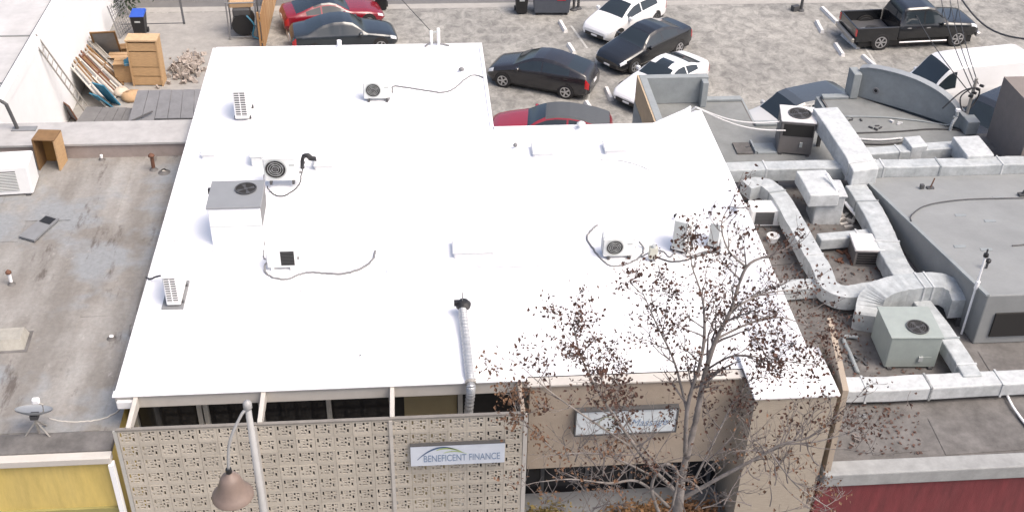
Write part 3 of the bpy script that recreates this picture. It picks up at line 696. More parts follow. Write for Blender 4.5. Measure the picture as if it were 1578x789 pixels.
# mast with guy wires on the back edge
p = R(670, 72); t = thing('roof_mast', 'short white twin mast with a guy wire on the back roof edge', 'mast', p)
MB().tube([(-.10, 0, 0), (-.10, 0, .52)], .045, 10).build('post', M_WHITE, t); MB().tube([(.12, 0, 0), (.12, 0, .6)], .05, 10).build('post', M_WHITE, t)
MB().tube([(-.16, 0, .46), (.18, 0, .50)], .03, 8).build('crossbar', M_UNITG, t)
MB().tube([(-.10, 0, .5), (-1.6, 3.0, 1.0)], .012, 5).build('guy_wire', M_WIRE, t)
MB().tube([(-.3, -.05, .03), (-.1, 0, .16), (.15, 0, .1), (.45, -.02, .03)], .03, 6).build('cable_bundle', M_PIPE, t)

# cables and hoses lying on the roof
def cable(name, label, pts, r, m_, z=ZR, cat='cable', wob=.012, k=6, parent=None):
    P = smooth_path([at(x, y, z + (q[0] if q else 0)) + Vector((0, 0, r)) for x, y, *q in pts], k)
    P = [v + Vector((random.uniform(-wob, wob), random.uniform(-wob, wob), 0)) for v in P]
    return tag(MB().tube(P, r, 6).build(name, m_, None, smooth=True), label, cat)
cable('refrigerant_hose', 'dark curved hose leading from the square grille unit', [(416, 402, .25), (408, 412, .1), (412, 424), (428, 431), (446, 431), (460, 425), (480, 421), (505, 423), (535, 422), (560, 413), (575, 400), (578, 388, .02)], .026, M_PIPE)
cable('conduit', 'thin cable running right from the back fan unit', [(598, 156, .1), (604, 141, .02), (607, 134), (625, 136), (645, 139), (665, 142), (680, 144), (694, 141), (705, 134), (716, 124), (730, 117), (745, 121)], .022, M_PIPE)
cable('conduit', 'grey cable looping round the black fan unit', [(920, 348), (908, 360), (905, 370), (912, 382), (922, 396), (938, 410), (955, 411), (972, 406), (986, 397), (992, 385), (985, 374, .1)], .024, M_PIPE)
cable('conduit', 'cable running from the loop to the right parapet', [(988, 397), (1005, 388, .2), (1020, 388), (1033, 397), (1048, 378, .12), (1058, 396), (1075, 392), (1090, 388), (1110, 389), (1125, 395), (1135, 405)], .020, M_PIPE)
cable('conduit', 'second dark cable among the tangle by the parapet', [(1010, 397), (1035, 404), (1060, 401), (1085, 392), (1105, 390), (1118, 397), (1140, 400), (1160, 396)], .018, M_WIRE)
cable('conduit', 'long thin white painted line across the middle of the roof', [(735, 411), (800, 411), (860, 410), (935, 411)], .014, M_WIREL, wob=.004)
cable('conduit', 'faint white line curving across the right half of the roof', [(925, 247), (955, 248), (985, 256), (1015, 270), (1045, 281)], .014, M_WIREL, wob=.004)
cable('conduit', 'dark cable along the inside of the right parapet', [(1126, 312, .3), (1114, 330, .1), (1111, 345, .1), (1118, 362), (1124, 385), (1130, 400)], .026, M_WIRE)
cable('conduit', 'thin cable beside the grey topped unit', [(407, 270, .6), (409, 310, .3), (409, 350, .05), (408, 378), (406, 396), (412, 402)], .013, M_PIPE)
cable('conduit', 'cables hanging below the fan unit on its stand', [(411, 288, .1), (418, 297), (428, 303), (440, 302), (454, 293), (462, 283, .1), (466, 262, .3), (470, 250, .45)], .016, M_WIRE)
cable('conduit', 'black cable leaving the left front unit over the roof edge', [(256, 426, .2), (243, 427, .12), (232, 431, .05), (226, 429, .0)], .022, M_WIRE)
for q, l in (((1005, 402), 'small beige disconnect box with pipes between the angled units'),):
    p = R(*q); t = thing('disconnect_box', l, 'electrical box', p)
    MB().rbox((-.10, -.07, .10), (.10, .07, .40), .015).build('casing', mat('beige box paint', (.42, .42, .36), .6, .12, 8), t)
    MB().tube([(-.04, 0, 0), (-.04, 0, .11)], .025, 8).build('pipe', M_PIPE, t); MB().tube([(.05, 0, 0), (.05, 0, .11)], .025, 8).build('pipe', M_PIPE, t)
    MB().cyl((0, -.02, .40), .05, .06, 10).build('pipe_elbow', M_UNITG, t)
p = R(1116, 386); t = thing('disconnect_box', 'small white box at the foot of the right parapet', 'electrical box', p)
MB().rbox((-.12, -.06, .05), (.12, .06, .32), .015).build('casing', M_UNIT, t); MB().tube([(.05, 0, 0), (.05, 0, .06)], .03, 8).build('pipe', M_PIPE, t)
# black elbow vent by the stand unit
p = R(470, 262); t = thing('elbow_vent', 'black goose neck cable hood beside the fan unit on its stand', 'vent', p)
MB().tube(smooth_path([(-.06, 0, 0), (-.05, 0, .25), (.0, 0, .40), (.10, 0, .42), (.17, 0, .34)], 5), [.05] * 5 + [.05] * 5 + [.06] * 5 + [.07] * 6, 10).build('gooseneck', M_BLACK, t, smooth=True)
MB().lathe([(.16, 0), (.12, .03), (.06, .06)], (-.06, 0, 0), 14).build('flashing', M_ROOF, t, smooth=True)
MB().slab([(.12, -.08, .34), (.32, -.06, .30), (.30, .08, .33), (.12, .08, .40)], .02).build('hood_flap', M_BLACK, t)
# silver flex pipe running over the front edge
t = thing('exhaust_pipe', 'silver corrugated pipe with black cap running over the front roof edge', 'pipe', R(714, 486))
pts = [R(712, 484) + Vector((0, 0, .30)), R(714, 500) + Vector((0, 0, .22)), R(718, 530) + Vector((0, 0, .12)), R(722, 568) + Vector((0, 0, .11)), Vector((R(724, 580).x, YF - .20, ZR + .09)), Vector((R(724, 580).x + .0, YF - .27, ZR - .10)), Vector((R(724, 580).x - .05, YF - .25, ZR - .8)), Vector((R(724, 580).x - .05, YF - .25, ZR - 1.6))]
P = smooth_path(pts, 14); L0 = Vector(t.location)
MB().tube([q - L0 for q in P], [.085 + (.012 if i % 2 else 0) for i in range(len(P))], 12).build('flexible_duct', M_SILVER, t)
cp = MB().lathe([(.10, .24), (.16, .25), (.17, .32), (.10, .40), (.001, .42)], n=16); cp.box((-.2, -.05, .3), (-.1, .05, .40)); cp.build('cap', M_BLACK, t, smooth=False)
MB().tube([(-.02, 0, .1), (-.02, 0, .62)], .014, 6).build('rod', M_PIPE, t); MB().tube([(.0, .05, 0), (0, .05, .34)], .07, 12).build('stack', M_STEEL, t)
i0 = int(len(P) * .56); MB().tube([P[i0] - L0, P[i0 + 3] - L0], .115, 12).build('clamp', M_ALU, t)
# lines from the corner of the roof
c0 = Vector((XR + .1, YS - .05, PZ + .16))
for l, e in (('white twin line strung from the roof corner to the back condenser', Vector((11.0, 30.3, 5.55))), ('second white line strung from the roof corner to the roof below', Vector((11.15, 30.1, 5.35))), ('short white line from the roof corner down to the grey corner parapet', Vector((7.0, 28.7, 6.35)))):
    pts = [c0.lerp(e, i / 10) - Vector((0, 0, .25 * math.sin(math.pi * i / 10) * (c0 - e).length / 5)) for i in range(11)]
    tag(MB().tube(pts, .022, 6).build('service_cable', M_WIREL), l, 'cable')

# ------------------------------------------------------------------ signs on the front
s1 = thing('wall_sign', 'pale blue white sign with green and navy arc on the block screen', 'sign', (0, YSC - .07, 5.6), 0)
a, b, c, d = (atY(*q, YSC - .07) for q in ((632, 685), (778, 682), (778, 711), (634, 716)))
x0, x1, z1, z0 = a.x, b.x, (a.z + b.z) / 2, (c.z + d.z) / 2
s1.location = ((x0 + x1) / 2, YSC - .07, (z0 + z1) / 2); hw, hh = (x1 - x0) / 2, (z1 - z0) / 2
MB().box((-hw, -.03, -hh), (hw, .05, hh)).build('panel', M_SIGNW, s1, bevel=.006)
MB().box((-hw - .01, -.035, hh), (hw + .01, .055, hh + .015)).build('top_trim', M_STEEL, s1)
text_part('lettering', 'BENEFICENT FINANCE', M_SBLUE, s1, (.08, -.034, -hh * .30), .26, hw * 1.62)
def arc(xa_, xb_, za, zm, zb, th, m_):
    mb = MB(); V = []; n_ = 20
    for i in range(n_ + 1):
        t_ = i / n_; x_ = xa_ + (xb_ - xa_) * t_; z_ = (1 - t_) ** 2 * za + 2 * t_ * (1 - t_) * zm + t_ * t_ * zb; w_ = th * (.25 + math.sin(math.pi * min(1, t_ * .9 + .1)))
        V += [(x_, -.035, z_ - w_ / 2), (x_, -.035, z_ + w_ / 2)]
    mb.add(V, [(2 * i, 2 * i + 2, 2 * i + 3, 2 * i + 1) for i in range(n_)]); return mb.build('arc_mark', m_, s1)
arc(-hw * .86, 0.0 * hw, -hh * .35, hh * 1.5, hh * .45, .035, M_SNAVY); arc(-hw * .45, hw * .12, hh * .55, hh * 1.0, hh * .2, .035, M_SGREEN); arc(-hw * .3, hw * .2, hh * .25, hh * .6, hh * .05, .02, M_SGREEN)
s2 = thing('wall_sign', 'dark framed pale sign with script lettering on the beige wall behind the tree', 'sign', (4, 17.5, 5.6))
a, b, c, d = (atY(*q, 17.5) for q in ((889, 632), (1044, 628), (1044, 663), (889, 667)))
x0, x1, z1, z0 = a.x, b.x, (a.z + b.z) / 2, (c.z + d.z) / 2
s2.location = ((x0 + x1) / 2, 17.5, (z0 + z1) / 2); hw, hh = (x1 - x0) / 2, (z1 - z0) / 2
MB().box((-hw, -.03, -hh), (hw, .07, hh)).build('panel', M_SIGNP, s2)
for q in ((-hw - .03, -hh - .03, hw + .03, -hh), (-hw - .03, hh, hw + .03, hh + .03), (-hw - .03, -hh, -hw, hh), (hw, -hh, hw + .03, hh)):
    MB().box((q[0], -.05, q[1]), (q[2], .075, q[3])).build('frame_bar', M_STEEL, s2)
text_part('lettering', 'Massage', M_SBLUE, s2, (hw * .45, -.034, -hh * .15), .28, hw * .75, shear=.35)
o = MB(); o.ring((-hw * .38, -.033, -.02), hh * .5, hh * .58, -.003, 28, 'Y'); o.build('round_emblem', mat('sign olive ink', (.30, .32, .22), .5), s2)

# ------------------------------------------------------------------ equipment on the yellow building's roof
L_ = lambda x, y: at(x, y, ZL)
a, b = L_(0, 306), L_(50, 302)
t = thing('roof_cooler', 'large white box cooler with slatted grille on the brown roof', 'air conditioner', (b.x - .62, b.y + .42, ZL), math.radians(4))
MB().rbox((-.62, -.42, .06), (.62, .42, .86), .03).build('casing', M_WHITE, t)
g = MB().box((-.55, -.427, .16), (.30, -.41, .74)).build('grille_recess', M_COIL, t); f = MB()
for k in range(12): f.box((-.55, -.44, .18 + .046 * k), (.30, -.428, .20 + .046 * k))
f.build('louvres', M_UNIT, g)
for x in (-.5, .5): MB().box((x - .06, -.46, 0), (x + .06, .46, .058)).build('skid', M_STEEL, t)
a, b = L_(66, 262), L_(90, 260)
t = thing('plywood_box', 'open brown plywood box standing against the back parapet', 'box', (-9.75, b.y + .16, ZL), math.radians(-6))
MB().box((-.30, -.28, 0), (-.26, .28, .92)).build('side_board', M_BROWNP, t); MB().box((.26, -.28, 0), (.30, .28, .92)).build('side_board', M_WOOD, t)
MB().box((-.259, .24, 0), (.259, .28, .92)).build('back_board', mat('amber plywood', (.30, .16, .045), .8, .15, 5), t); MB().box((-.30, -.28, .921), (.30, .28, .95)).build('top_board', M_BROWNP, t)
pts = [L_(30, 368), L_(54, 375), L_(92, 341), L_(72, 335)]
t = thing('fallen_sheet', 'grey sheet panel with a dark square lying on the brown roof', 'panel', pts[0]); L0 = pts[0]
MB().slab([p_ - L0 + Vector((0, 0, .09)) for p_ in pts], .05).build('sheet', M_GREYP, t)
q = [pts[3].lerp(pts[0], .06).lerp(pts[2].lerp(pts[1], .06), .12), pts[3].lerp(pts[0], .32).lerp(pts[2].lerp(pts[1], .32), .12), pts[3].lerp(pts[0], .32).lerp(pts[2].lerp(pts[1], .32), .88), pts[3].lerp(pts[0], .06).lerp(pts[2].lerp(pts[1], .06), .88)]
MB().slab([p_ - L0 + Vector((0, 0, .10)) for p_ in q], .006).build('dark_square', M_BLACK, t)
vent_pipe('thin white pipe with dark top near the left photo edge', (18, 438), .32, .04, M_LOTW, M_RUST, ZL)
vent_pipe('rusty topped vent pipe near the back parapet', (237, 262), .42, .05, M_RUST, M_RUST, ZL)
vent_pipe('short white stub in front of the back parapet', (157, 247), .16, .04, M_LOTW, None, ZL)
vent_pipe('short grey stub beside the white building edge', (172, 522), .08, .05, M_LOTW, None, ZL)
vent_pipe('low rust ringed drain by the rusty vent', (253, 266), .03, .07, M_FASCIA, None, ZL)
p = L_(18, 540); t = thing('raised_skylight', 'low pale hipped box at the left edge of the brown roof', 'skylight', (p.x - .15, p.y + .25, ZL), math.radians(3))
mb = MB(); mb.add([(-.5, -.3, 0), (.42, -.3, 0), (.42, .3, 0), (-.5, .3, 0), (-.44, -.14, .22), (.34, -.14, .22), (.34, .26, .22), (-.44, .26, .22)], [(0, 1, 5, 4), (1, 2, 6, 5), (2, 3, 7, 6), (3, 0, 4, 7), (4, 5, 6, 7)]); mb.build('hip_lid', mat('weathered pale lid', (.33, .315, .275), .85, .2, 5), t)
MB().box((-.56, -.36, -.01), (.48, .36, .025)).build('flange', M_NROOF2, t)
# satellite dish
p = L_(62, 672); t = thing('satellite_dish', 'grey satellite dish on a tripod at the front of the brown roof', 'satellite dish', p, math.radians(0))
for a_ in (math.radians(200), math.radians(330), math.radians(80)):
    MB().tube([(.34 * math.cos(a_), .30 * math.sin(a_), 0), (.0, 0, .42)], .018, 6).build('leg', M_ALU, t)
MB().tube([(0, 0, .1), (0, 0, .58)], .03, 8).build('mast', M_ALU, t)
ds = MB(); prof = [(.001, 0), (.10, .008), (.2, .032), (.3, .072), (.345, .095), (.35, .105)]; ds.lathe(prof, n=28)
ds.lathe([(r_2, z_ - .012) for r_2, z_ in prof], n=28)
do = ds.build('reflector', mat('dish grey', (.26, .275, .29), .5, .06, 5), t, smooth=True); do.location = (0, 0, .60); do.rotation_euler = (math.radians(-30), math.radians(6), 0)
MB().tube([(.05, -.02, .60), (.22, -.05, .70), (.24, -.05, .88), (.14, -.04, .98)], .016, 6).build('feed_arm', M_ALU, t)
MB().rbox((.06, -.09, .94), (.20, .01, 1.04), .02).build('feed_horn', M_LOTW, t)
MB().box((-.07, -.07, .50), (.08, .07, .60)).build('bracket', M_STEEL, t)
cable('cable', 'thin pale cable from the dish to the white building', [(75, 645), (100, 650), (130, 650), (160, 645), (185, 632)], .014, M_FASCIA, ZL)
t = thing('roof_post', 'dark bent post standing on the left end of the back parapet', 'post', (at(20, 214, ZL + .46).x, 29.2, ZL + .46))
MB().tube([(-.0, 0, 0), (-.14, .0, .78), (-.30, .0, .92)], .05, 8).build('shaft', M_STEEL, t); MB().box((-.15, -.12, 0), (.5, .12, .03)).build('base_plate', M_GREYP, t)

# ================================================================== ducts and condensers on the grey roof
def duct(label, pts, w, h, seams=(), m_=None, group='sealed air ducts on the grey roof', k=1, feet=True, curve=False):
    P = [at(x, y, z) for x, y, z in pts]
    if curve: P = smooth_path(P, 5)
    base = Vector((P[0].x, P[0].y, ZN)); t = thing('air_duct', label, 'duct', base, 0, group)
    # uneven hand sealed surface: subdivide straight runs and jitter a little
    Q = []
    for i in range(len(P) - 1):
        n_ = max(1, int((P[i + 1] - P[i]).length / .55))
        for j in range(n_): Q.append(P[i].lerp(P[i + 1], j / n_))
    Q.append(P[-1])
    Q = [q + Vector((0, 0, random.uniform(-.012, .012))) for q in Q]
    ws = [w * random.uniform(.975, 1.025) for _ in Q]
    MB().sweep([q - base for q in Q], ws, h).build('casing', m_ or M_DUCT, t, bevel=.035)
    for s_ in seams:                              # standing joint collars
        i = min(len(Q) - 2, int(s_ * (len(Q) - 1))); a = Q[i].lerp(Q[i + 1], .45); b = Q[i].lerp(Q[i + 1], .45) + (Q[i + 1] - Q[i]).normalized() * .05
        MB().sweep([a - base + Vector((0, 0, .018)), b - base + Vector((0, 0, .018))], w * 1.06, h + .03).build('joint_collar', M_NGREY if random.random() < .3 else M_DUCTW, t)
    if feet:
        for s_ in (.15, .85):
            q = P[0].lerp(P[-1], s_); i = min(range(len(Q)), key=lambda j_: (Q[j_] - q).length); q = Q[i]
            if q.z - h - ZN > .03: MB().box((q.x - base.x - .05, q.y - base.y - .05, 0), (q.x - base.x + .05, q.y - base.y + .05, q.z - h - ZN)).build('support', M_STEEL, t)
    return t
zA = 5.3
duct('long pale duct running across the grey roof beside the raised block', [(1118, 256, zA), (1200, 254, zA), (1345, 252, zA), (1460, 250, zA), (1590, 246, zA)], .48, .42, (.12, .52, .72, .9))
duct('big diagonal duct with sloping end beside the back condenser', [(1272, 166, 5.85), (1290, 190, 5.85), (1322, 238, 5.72), (1335, 262, 5.55)], .80, .55, (.9,), m_=M_DUCTW)
duct('duct with two blocks standing behind the long duct', [(1336, 232, 5.15), (1400, 228, 5.15), (1478, 222, 5.15)], .42, .36, (.3,))
duct('short upright duct block behind the long duct, left one', [(1405, 210, 5.35), (1418, 226, 5.30)], .55, .60, (), m_=M_DUCTW, feet=False)
duct('wide sloping duct block with dark slot on the long duct', [(1488, 210, 5.45), (1512, 240, 5.40)], .85, .55, (), m_=M_DUCTW, feet=False)
duct('duct stepping down from the long duct to an upright plenum', [(1250, 262, 5.55), (1262, 282, 5.55), (1272, 300, 5.55)], .85, .40, (), m_=M_DUCTW, feet=False)
p = at(1274, 346, ZN); t = thing('duct_plenum', 'white upright plenum box in the middle of the duct maze', 'duct', (p.x, p.y + .38, ZN), math.radians(-4))
MB().rbox((-.40, -.38, 0), (.40, .38, .92), .03).build('casing', M_DUCTW, t); MB().rbox((-.44, -.42, .921), (.44, .44, .97), .02).build('cap', M_DUCTW, t); MB().cyl((.2, -.2, .97), .03, .02, 10).build('bolt', M_STEEL, t)
duct('curved elbow and diagonal duct beside the white parapet', [(1150, 284, 5.15), (1172, 280, 5.15), (1190, 288, 5.15), (1205, 305, 5.15), (1228, 345, 5.12), (1252, 388, 5.10), (1266, 412, 5.10), (1276, 436, 5.10), (1296, 448, 5.08), (1325, 447, 5.08), (1362, 440, 5.08)], .50, .40, (.25, .5), curve=True)
duct('short crosswise duct in front of the plenum', [(1262, 364, 4.95), (1300, 361, 4.95), (1345, 357, 4.95)], .34, .34, (.5,))
duct('right hand diagonal duct below the raised block', [(1318, 284, 5.1), (1330, 300, 5.12), (1352, 336, 5.14), (1364, 362, 5.10), (1376, 392, 5.06), (1392, 420, 5.05), (1404, 436, 5.05)], .62, .45, (.2, .55), curve=True)
duct('short duct stub between the parapet and the curved duct', [(1203, 440, 4.95), (1235, 437, 4.95), (1268, 434, 4.95)], .42, .36, ())
duct('big crumpled duct elbow behind the green grey condenser', [(1338, 486, 5.0), (1342, 462, 5.25), (1356, 446, 5.45), (1384, 436, 5.5), (1420, 432, 5.5), (1452, 432, 5.48), (1476, 444, 5.4), (1486, 462, 5.3)], .62, .55, (.55, .6), m_=M_DUCT, curve=True)
duct('straight duct running forward beside the green grey condenser', [(1420, 462, 5.1), (1450, 500, 5.08), (1480, 545, 5.06), (1500, 578, 5.04)], .46, .36, (.6, .95))
duct('long low duct along the front of the grey roof', [(1298, 592, 4.98), (1370, 590, 4.98), (1450, 586, 4.98), (1520, 582, 4.98), (1600, 578, 4.98)], .50, .36, (.15, .38, .45, .8), m_=M_DUCTW)

def condenser(label, loc, rz, w, d, h, body, topm, fanr, fx=0, fy=0, dark_band=False):
    t = thing('condenser_unit', label, 'air conditioner', loc, rz, 'condensers on the grey roof')
    MB().rbox((-w / 2, -d / 2, .06), (w / 2, d / 2, h), .025).build('casing', body, t)
    MB().box((-w / 2 - .02, -d / 2 - .02, h + .001), (w / 2 + .02, d / 2 + .02, h + .045)).build('lid', topm, t, bevel=.012)
    fan_parts(t, (fx, fy, h + .046), fanr, 'Z', 1, M_STEEL)
    for x_ in (-w * .4, w * .4): MB().box((x_ - .05, -d / 2 - .05, 0), (x_ + .05, d / 2 + .05, .058)).build('skid', M_STEEL, t)
    if dark_band:
        MB().box((-w / 2 + .08, -d / 2 - .006, h * .58), (w / 2 - .04, -d / 2 + .01, h * .94)).build('coil_panel', M_DARK, t)
        MB().box((-w / 2 - .006, -d / 2 + .06, h * .50), (-w / 2 + .01, d / 2 - .06, h * .94)).build('coil_panel', M_COIL, t)
    MB().box((w * .1, -d / 2 - .006, h * .16), (w * .38, -d / 2 + .01, h * .40)).build('access_panel', body, t, bevel=.004)
    MB().box((w * .12, -d / 2 - .05, h * .28), (w * .20, -d / 2 - .007, h * .42)).build('switch_box', M_UNITG, t)
    return t
condenser('dark sided condenser with pale lid and top fan at the back', (11.63, 30.55, ZN), math.radians(-12), 1.02, 1.0, 1.12, M_CON1, M_COOLW, .33, .05, 0, True)
a = at(1372, 570, ZN); u = condenser('green grey condenser with black top fan by the front duct', (11.55, 20.72, ZN), math.radians(-3), 1.22, 1.15, .92, M_GREENU, M_GREENU, .25, .10, -.22)
# cooler boxes
p = at(1338, 412, ZN); t = thing('swamp_cooler', 'square cooler with pale lid and dark sides between the ducts', 'cooler', (p.x, p.y + .40, ZN), math.radians(-6))
MB().box((-.36, -.36, 0), (.36, .36, .50)).build('casing', M_CON1, t); MB().rbox((-.40, -.40, .501), (.40, .40, .56), .015).build('lid', M_COOLW, t)
for k in range(5): MB().box((-.30, -.372, .08 + .075 * k), (.30, -.361, .12 + .075 * k)).build('louvre', M_BLACK, t)
p = at(1178, 352, ZN); t = thing('swamp_cooler', 'white topped wall unit with dark grille right of the parapet', 'cooler', (p.x + .02, p.y + .3, ZN), math.radians(-3))
MB().rbox((-.42, -.25, .06), (.42, .3, .55), .02).build('casing', M_WHITE, t); g = MB().box((-.30, -.258, .10), (.22, -.24, .50)).build('grille_recess', M_COIL, t)
f = MB()
for k in range(8): f.box((-.30, -.268, .12 + .047 * k), (.22, -.2585, .135 + .047 * k))
f.build('louvres', M_STEEL, g); MB().box((-.4, -.3, 0), (.4, .32, .058)).build('skid', M_STEEL, t)
# small litter and fittings on this roof
p = at(1190, 372, ZN); t = thing('paint_bucket', 'white bucket lid and tub lying below the wall unit', 'bucket', p)
MB().lathe([(.001, 0), (.13, 0), (.16, .18), (.165, .2), (.15, .2), (.13, .03), (.001, .025)], n=18).build('tub', M_WHITE, t, smooth=False)
MB().ring((0, 0, .185), .160, .178, .012, 18).build('rim', M_UNIT, t)
for l, pts, r, m_ in (('grey conduit from the front duct up to the green grey condenser', [(1322, 574, .05), (1310, 545, .05), (1300, 520, .06), (1322, 520, .08)], .05, M_NGREY),
                      ('thin white pipe lying on the roof right of the back condenser', [(1318, 214, .06), (1355, 216, .06), (1390, 213, .06)], .035, M_WIREL),
                      ('dark pipe lying by the thin white pipe', [(1320, 221, .05), (1360, 222, .05), (1392, 219, .05)], .04, M_STEEL),
                      ('long grey line along the foot of the curved parapet', [(1300, 180, .03), (1360, 181, .03), (1420, 187, .03), (1462, 193, .03), (1470, 180, .5)], .03, M_NGREY),
                      ('thin black line along the back of the ducts', [(1300, 206, .03), (1380, 203, .03), (1440, 199, .03), (1500, 202, .03)], .025, M_WIRE),
                      ('white pipe by the dark gap of the raised block', [(1540, 497, .1), (1580, 494, .1), (1600, 492, .1)], .045, M_LOTW),
                      ('second white pipe on the lower roof at the right edge', [(1525, 522, .06), (1560, 521, .06), (1600, 520, .06)], .03, M_LOTW),
                      ('thin white conduit dropping to the red front', [(1545, 590, .1), (1560, 625, .08), (1590, 665, .05)], .03, M_LOTW),
                      ('white pipe slanting beside the plenum', [(1274, 268, 1.2), (1283, 282, 1.1), (1290, 294, 1.05)], .04, M_LOTW),
                      ('white pipe slanting between plenum and right hand duct', [(1302, 312, .3), (1316, 328, .25), (1330, 342, .2)], .05, M_LOTW)):
    P = smooth_path([at(x, y, ZN + q) for x, y, q in pts], 5); tag(MB().tube(P, r, 8).build('roof_pipe', m_, None, smooth=True), l, 'pipe', 'pipes on the grey roof')
def litter(label, px_, s_, m_, n_=5):
    p = at(*px_, ZN); t = thing('scrap_pile', label, 'debris', p, random.uniform(0, 3), 'small debris on the grey roof'); 
    for k in range(n_):
        x, y = random.uniform(-s_, s_), random.uniform(-s_, s_); a_ = random.uniform(0, 3)
        MB().box((x - s_ * .35, y - s_ * .12, 0.0), (x + s_ * .35, y + s_ * .12, random.uniform(.02, .08)), a_).build('scrap', m_, t)
litter('dark scraps on the roof by the long grey line', (1318, 187), .18, M_STEEL, 3); litter('white scrap with dark bits near the curved parapet', (1380, 190), .22, M_WIREL, 4)
litter('dark scraps behind the long duct near the white pipe', (1352, 200), .2, M_STEEL, 4); litter('twigs and scraps right of the wall unit', (1215, 365), .35, M_RUST, 9)
litter('twig litter between the diagonal duct and the cooler', (1300, 395), .3, M_RUST, 8); litter('pale scraps under the right hand duct', (1310, 340), .35, M_FASCIA, 8)
litter('dark scraps by the dark sided condenser', (1150, 225), .2, M_STEEL, 5)
litter('pale scraps by the tan end wall on the front strip', (1335, 640), .12, M_GREYP, 6); litter('twigs scattered along the front strip of the roof', (1320, 680), .16, M_TWIG, 6); litter('grey scraps behind the front duct', (1320, 555), .25, M_STEEL, 6)
lt = MB(); lr_ = random.Random(5)
for k in range(1500):                             # dead leaves and grit blown between the ducts
    px_, py_ = lr_.uniform(1150, 1420), lr_.uniform(300, 700)
    p = at(px_, py_, ZN + .03); s_ = lr_.uniform(.02, .06)
    if p.x < 8.1 or p.x > 13.2 or p.y < 17.3: continue
    R_ = Euler((lr_.uniform(-.5, .5), lr_.uniform(-.5, .5), lr_.uniform(0, 6))).to_matrix()
    lt.add([p + R_ @ Vector(q) for q in ((-s_, 0, 0), (0, -s_ * .6, 0), (s_, 0, 0), (0, s_ * .6, 0))], [(0, 1, 2, 3)])
o = lt.build('leaf_litter', M_LEAF); o['kind'] = 'stuff'; o['label'] = 'dead leaves and grit blown between the ducts on the grey roof'
t = thing('roof_hatch', 'low dark grey hatch boards left of the back condenser', 'hatch', at(1152, 236, ZN))
MB().box((-.35, -.1, 0), (.15, .55, .06)).build('board', M_NROOF2, t); MB().box((.2, -.1, 0), (.26, .6, .12)).build('rail', M_NGREY, t); MB().box((.3, -.1, 0), (.9, .5, .05)).build('board', M_NGREY, t)
# antenna pole and its foot
a = Vector((13.30, 21.35, ZN)); t = thing('antenna_pole', 'slim white pole with dark tip beside the raised block', 'antenna', a)
MB().tube([(0, 0, 0), (.0, 0, 2.35)], .028, 8).build('pole', M_LOTW, t); MB().tube([(0, 0, 1.4), (.01, -.01, 1.62)], .05, 8).build('coupling', M_LOTW, t)
MB().tube([(0, 0, 2.34), (0, 0, 2.42)], .06, 8).build('tip', M_BLACK, t); MB().tube([(0, 0, 2.42), (0, 0, 2.55)], .02, 6).build('whip', M_WIRE, t)
t = thing('antenna_pole', 'short black stub with cap on the sloping raised roof', 'antenna', Vector((14.0, 22.3, 5.77)))
# stub stands on the sloping roof
MB().tube([(0, 0, 0), (0, 0, .22)], .03, 8).build('pole', M_STEEL, t); MB().lathe([(.06, .2), (.07, .26), (.03, .3), (.001, .3)], n=10).build('tip', M_BLACK, t)
P = smooth_path([(13.12, 24.9, 5.47), (13.3, 25.3, 5.40), (14.0, 25.9, 5.31), (15.2, 26.2, 5.26), (16.8, 26.2, 5.26), (18, 26.2, 5.26)], 6)
tag(MB().tube(P, .018, 5).build('roof_cable', M_STEEL), 'thin dark cable curving across the sloping raised roof', 'cable')
P = [(15.2, 23.4, 5.65), (16.2, 23.5, 5.635), (17.4, 23.5, 5.635)]; tag(MB().tube(P, .02, 5).build('roof_cable', M_STEEL), 'short dark straight line on the raised roof near the photo edge', 'cable')
t = thing('roof_bracket', 'small rusty bracket standing in front of the long duct', 'bracket', Vector((14.55, 27.05, 5.10)))
MB().tube([(0, 0, 0), (.06, 0, .34)], .02, 6).build('rod', M_RUST, t); MB().box((-.10, -.06, 0), (.10, .06, .05)).build('foot', M_STEEL, t); MB().box((-.30, -.05, .02), (-.20, .05, .14)).build('clip', M_STEEL, t)
t = thing('roof_bracket', 'dark clamp lying on the raised roof at the right', 'bracket', Vector((17.0, 26.4, 5.21)))
MB().box((-.16, -.08, 0), (.16, .08, .06)).build('foot', M_STEEL, t); MB().box((-.05, -.03, .061), (.05, .03, .16)).build('clip', M_STEEL, t)
for px_, l in (((1393, 138), 'round dark scupper left of centre on the curved parapet'), ((1420, 146), 'small dark scupper on the curved parapet')):
    pass
t = thing('wall_scupper', 'dark round scupper on the inner face of the curved parapet', 'scupper', Vector((15.15, 33.28, 4.95)), math.radians(-41))
MB().ring((0, 0, 0), .06, .11, -.03, 16, 'Y').build('collar', M_PIPE, t); MB().cyl((0, 0, 0), .062, -.012, 16, 'Y').build('mouth', M_DARK, t)
t = thing('downpipe', 'pale bent pipe at the right end of the curved parapet', 'pipe', Vector((17.0, 31.35, ZN)))
MB().tube(smooth_path([(0, 0, 0), (.02, .0, .25), (.12, .05, .45), (.12, .05, .65)], 4), .05, 8).build('pipe', M_DUCTW, t); MB().box((.05, 0, .65), (.19, .10, .74)).build('head', M_LOTW, t)
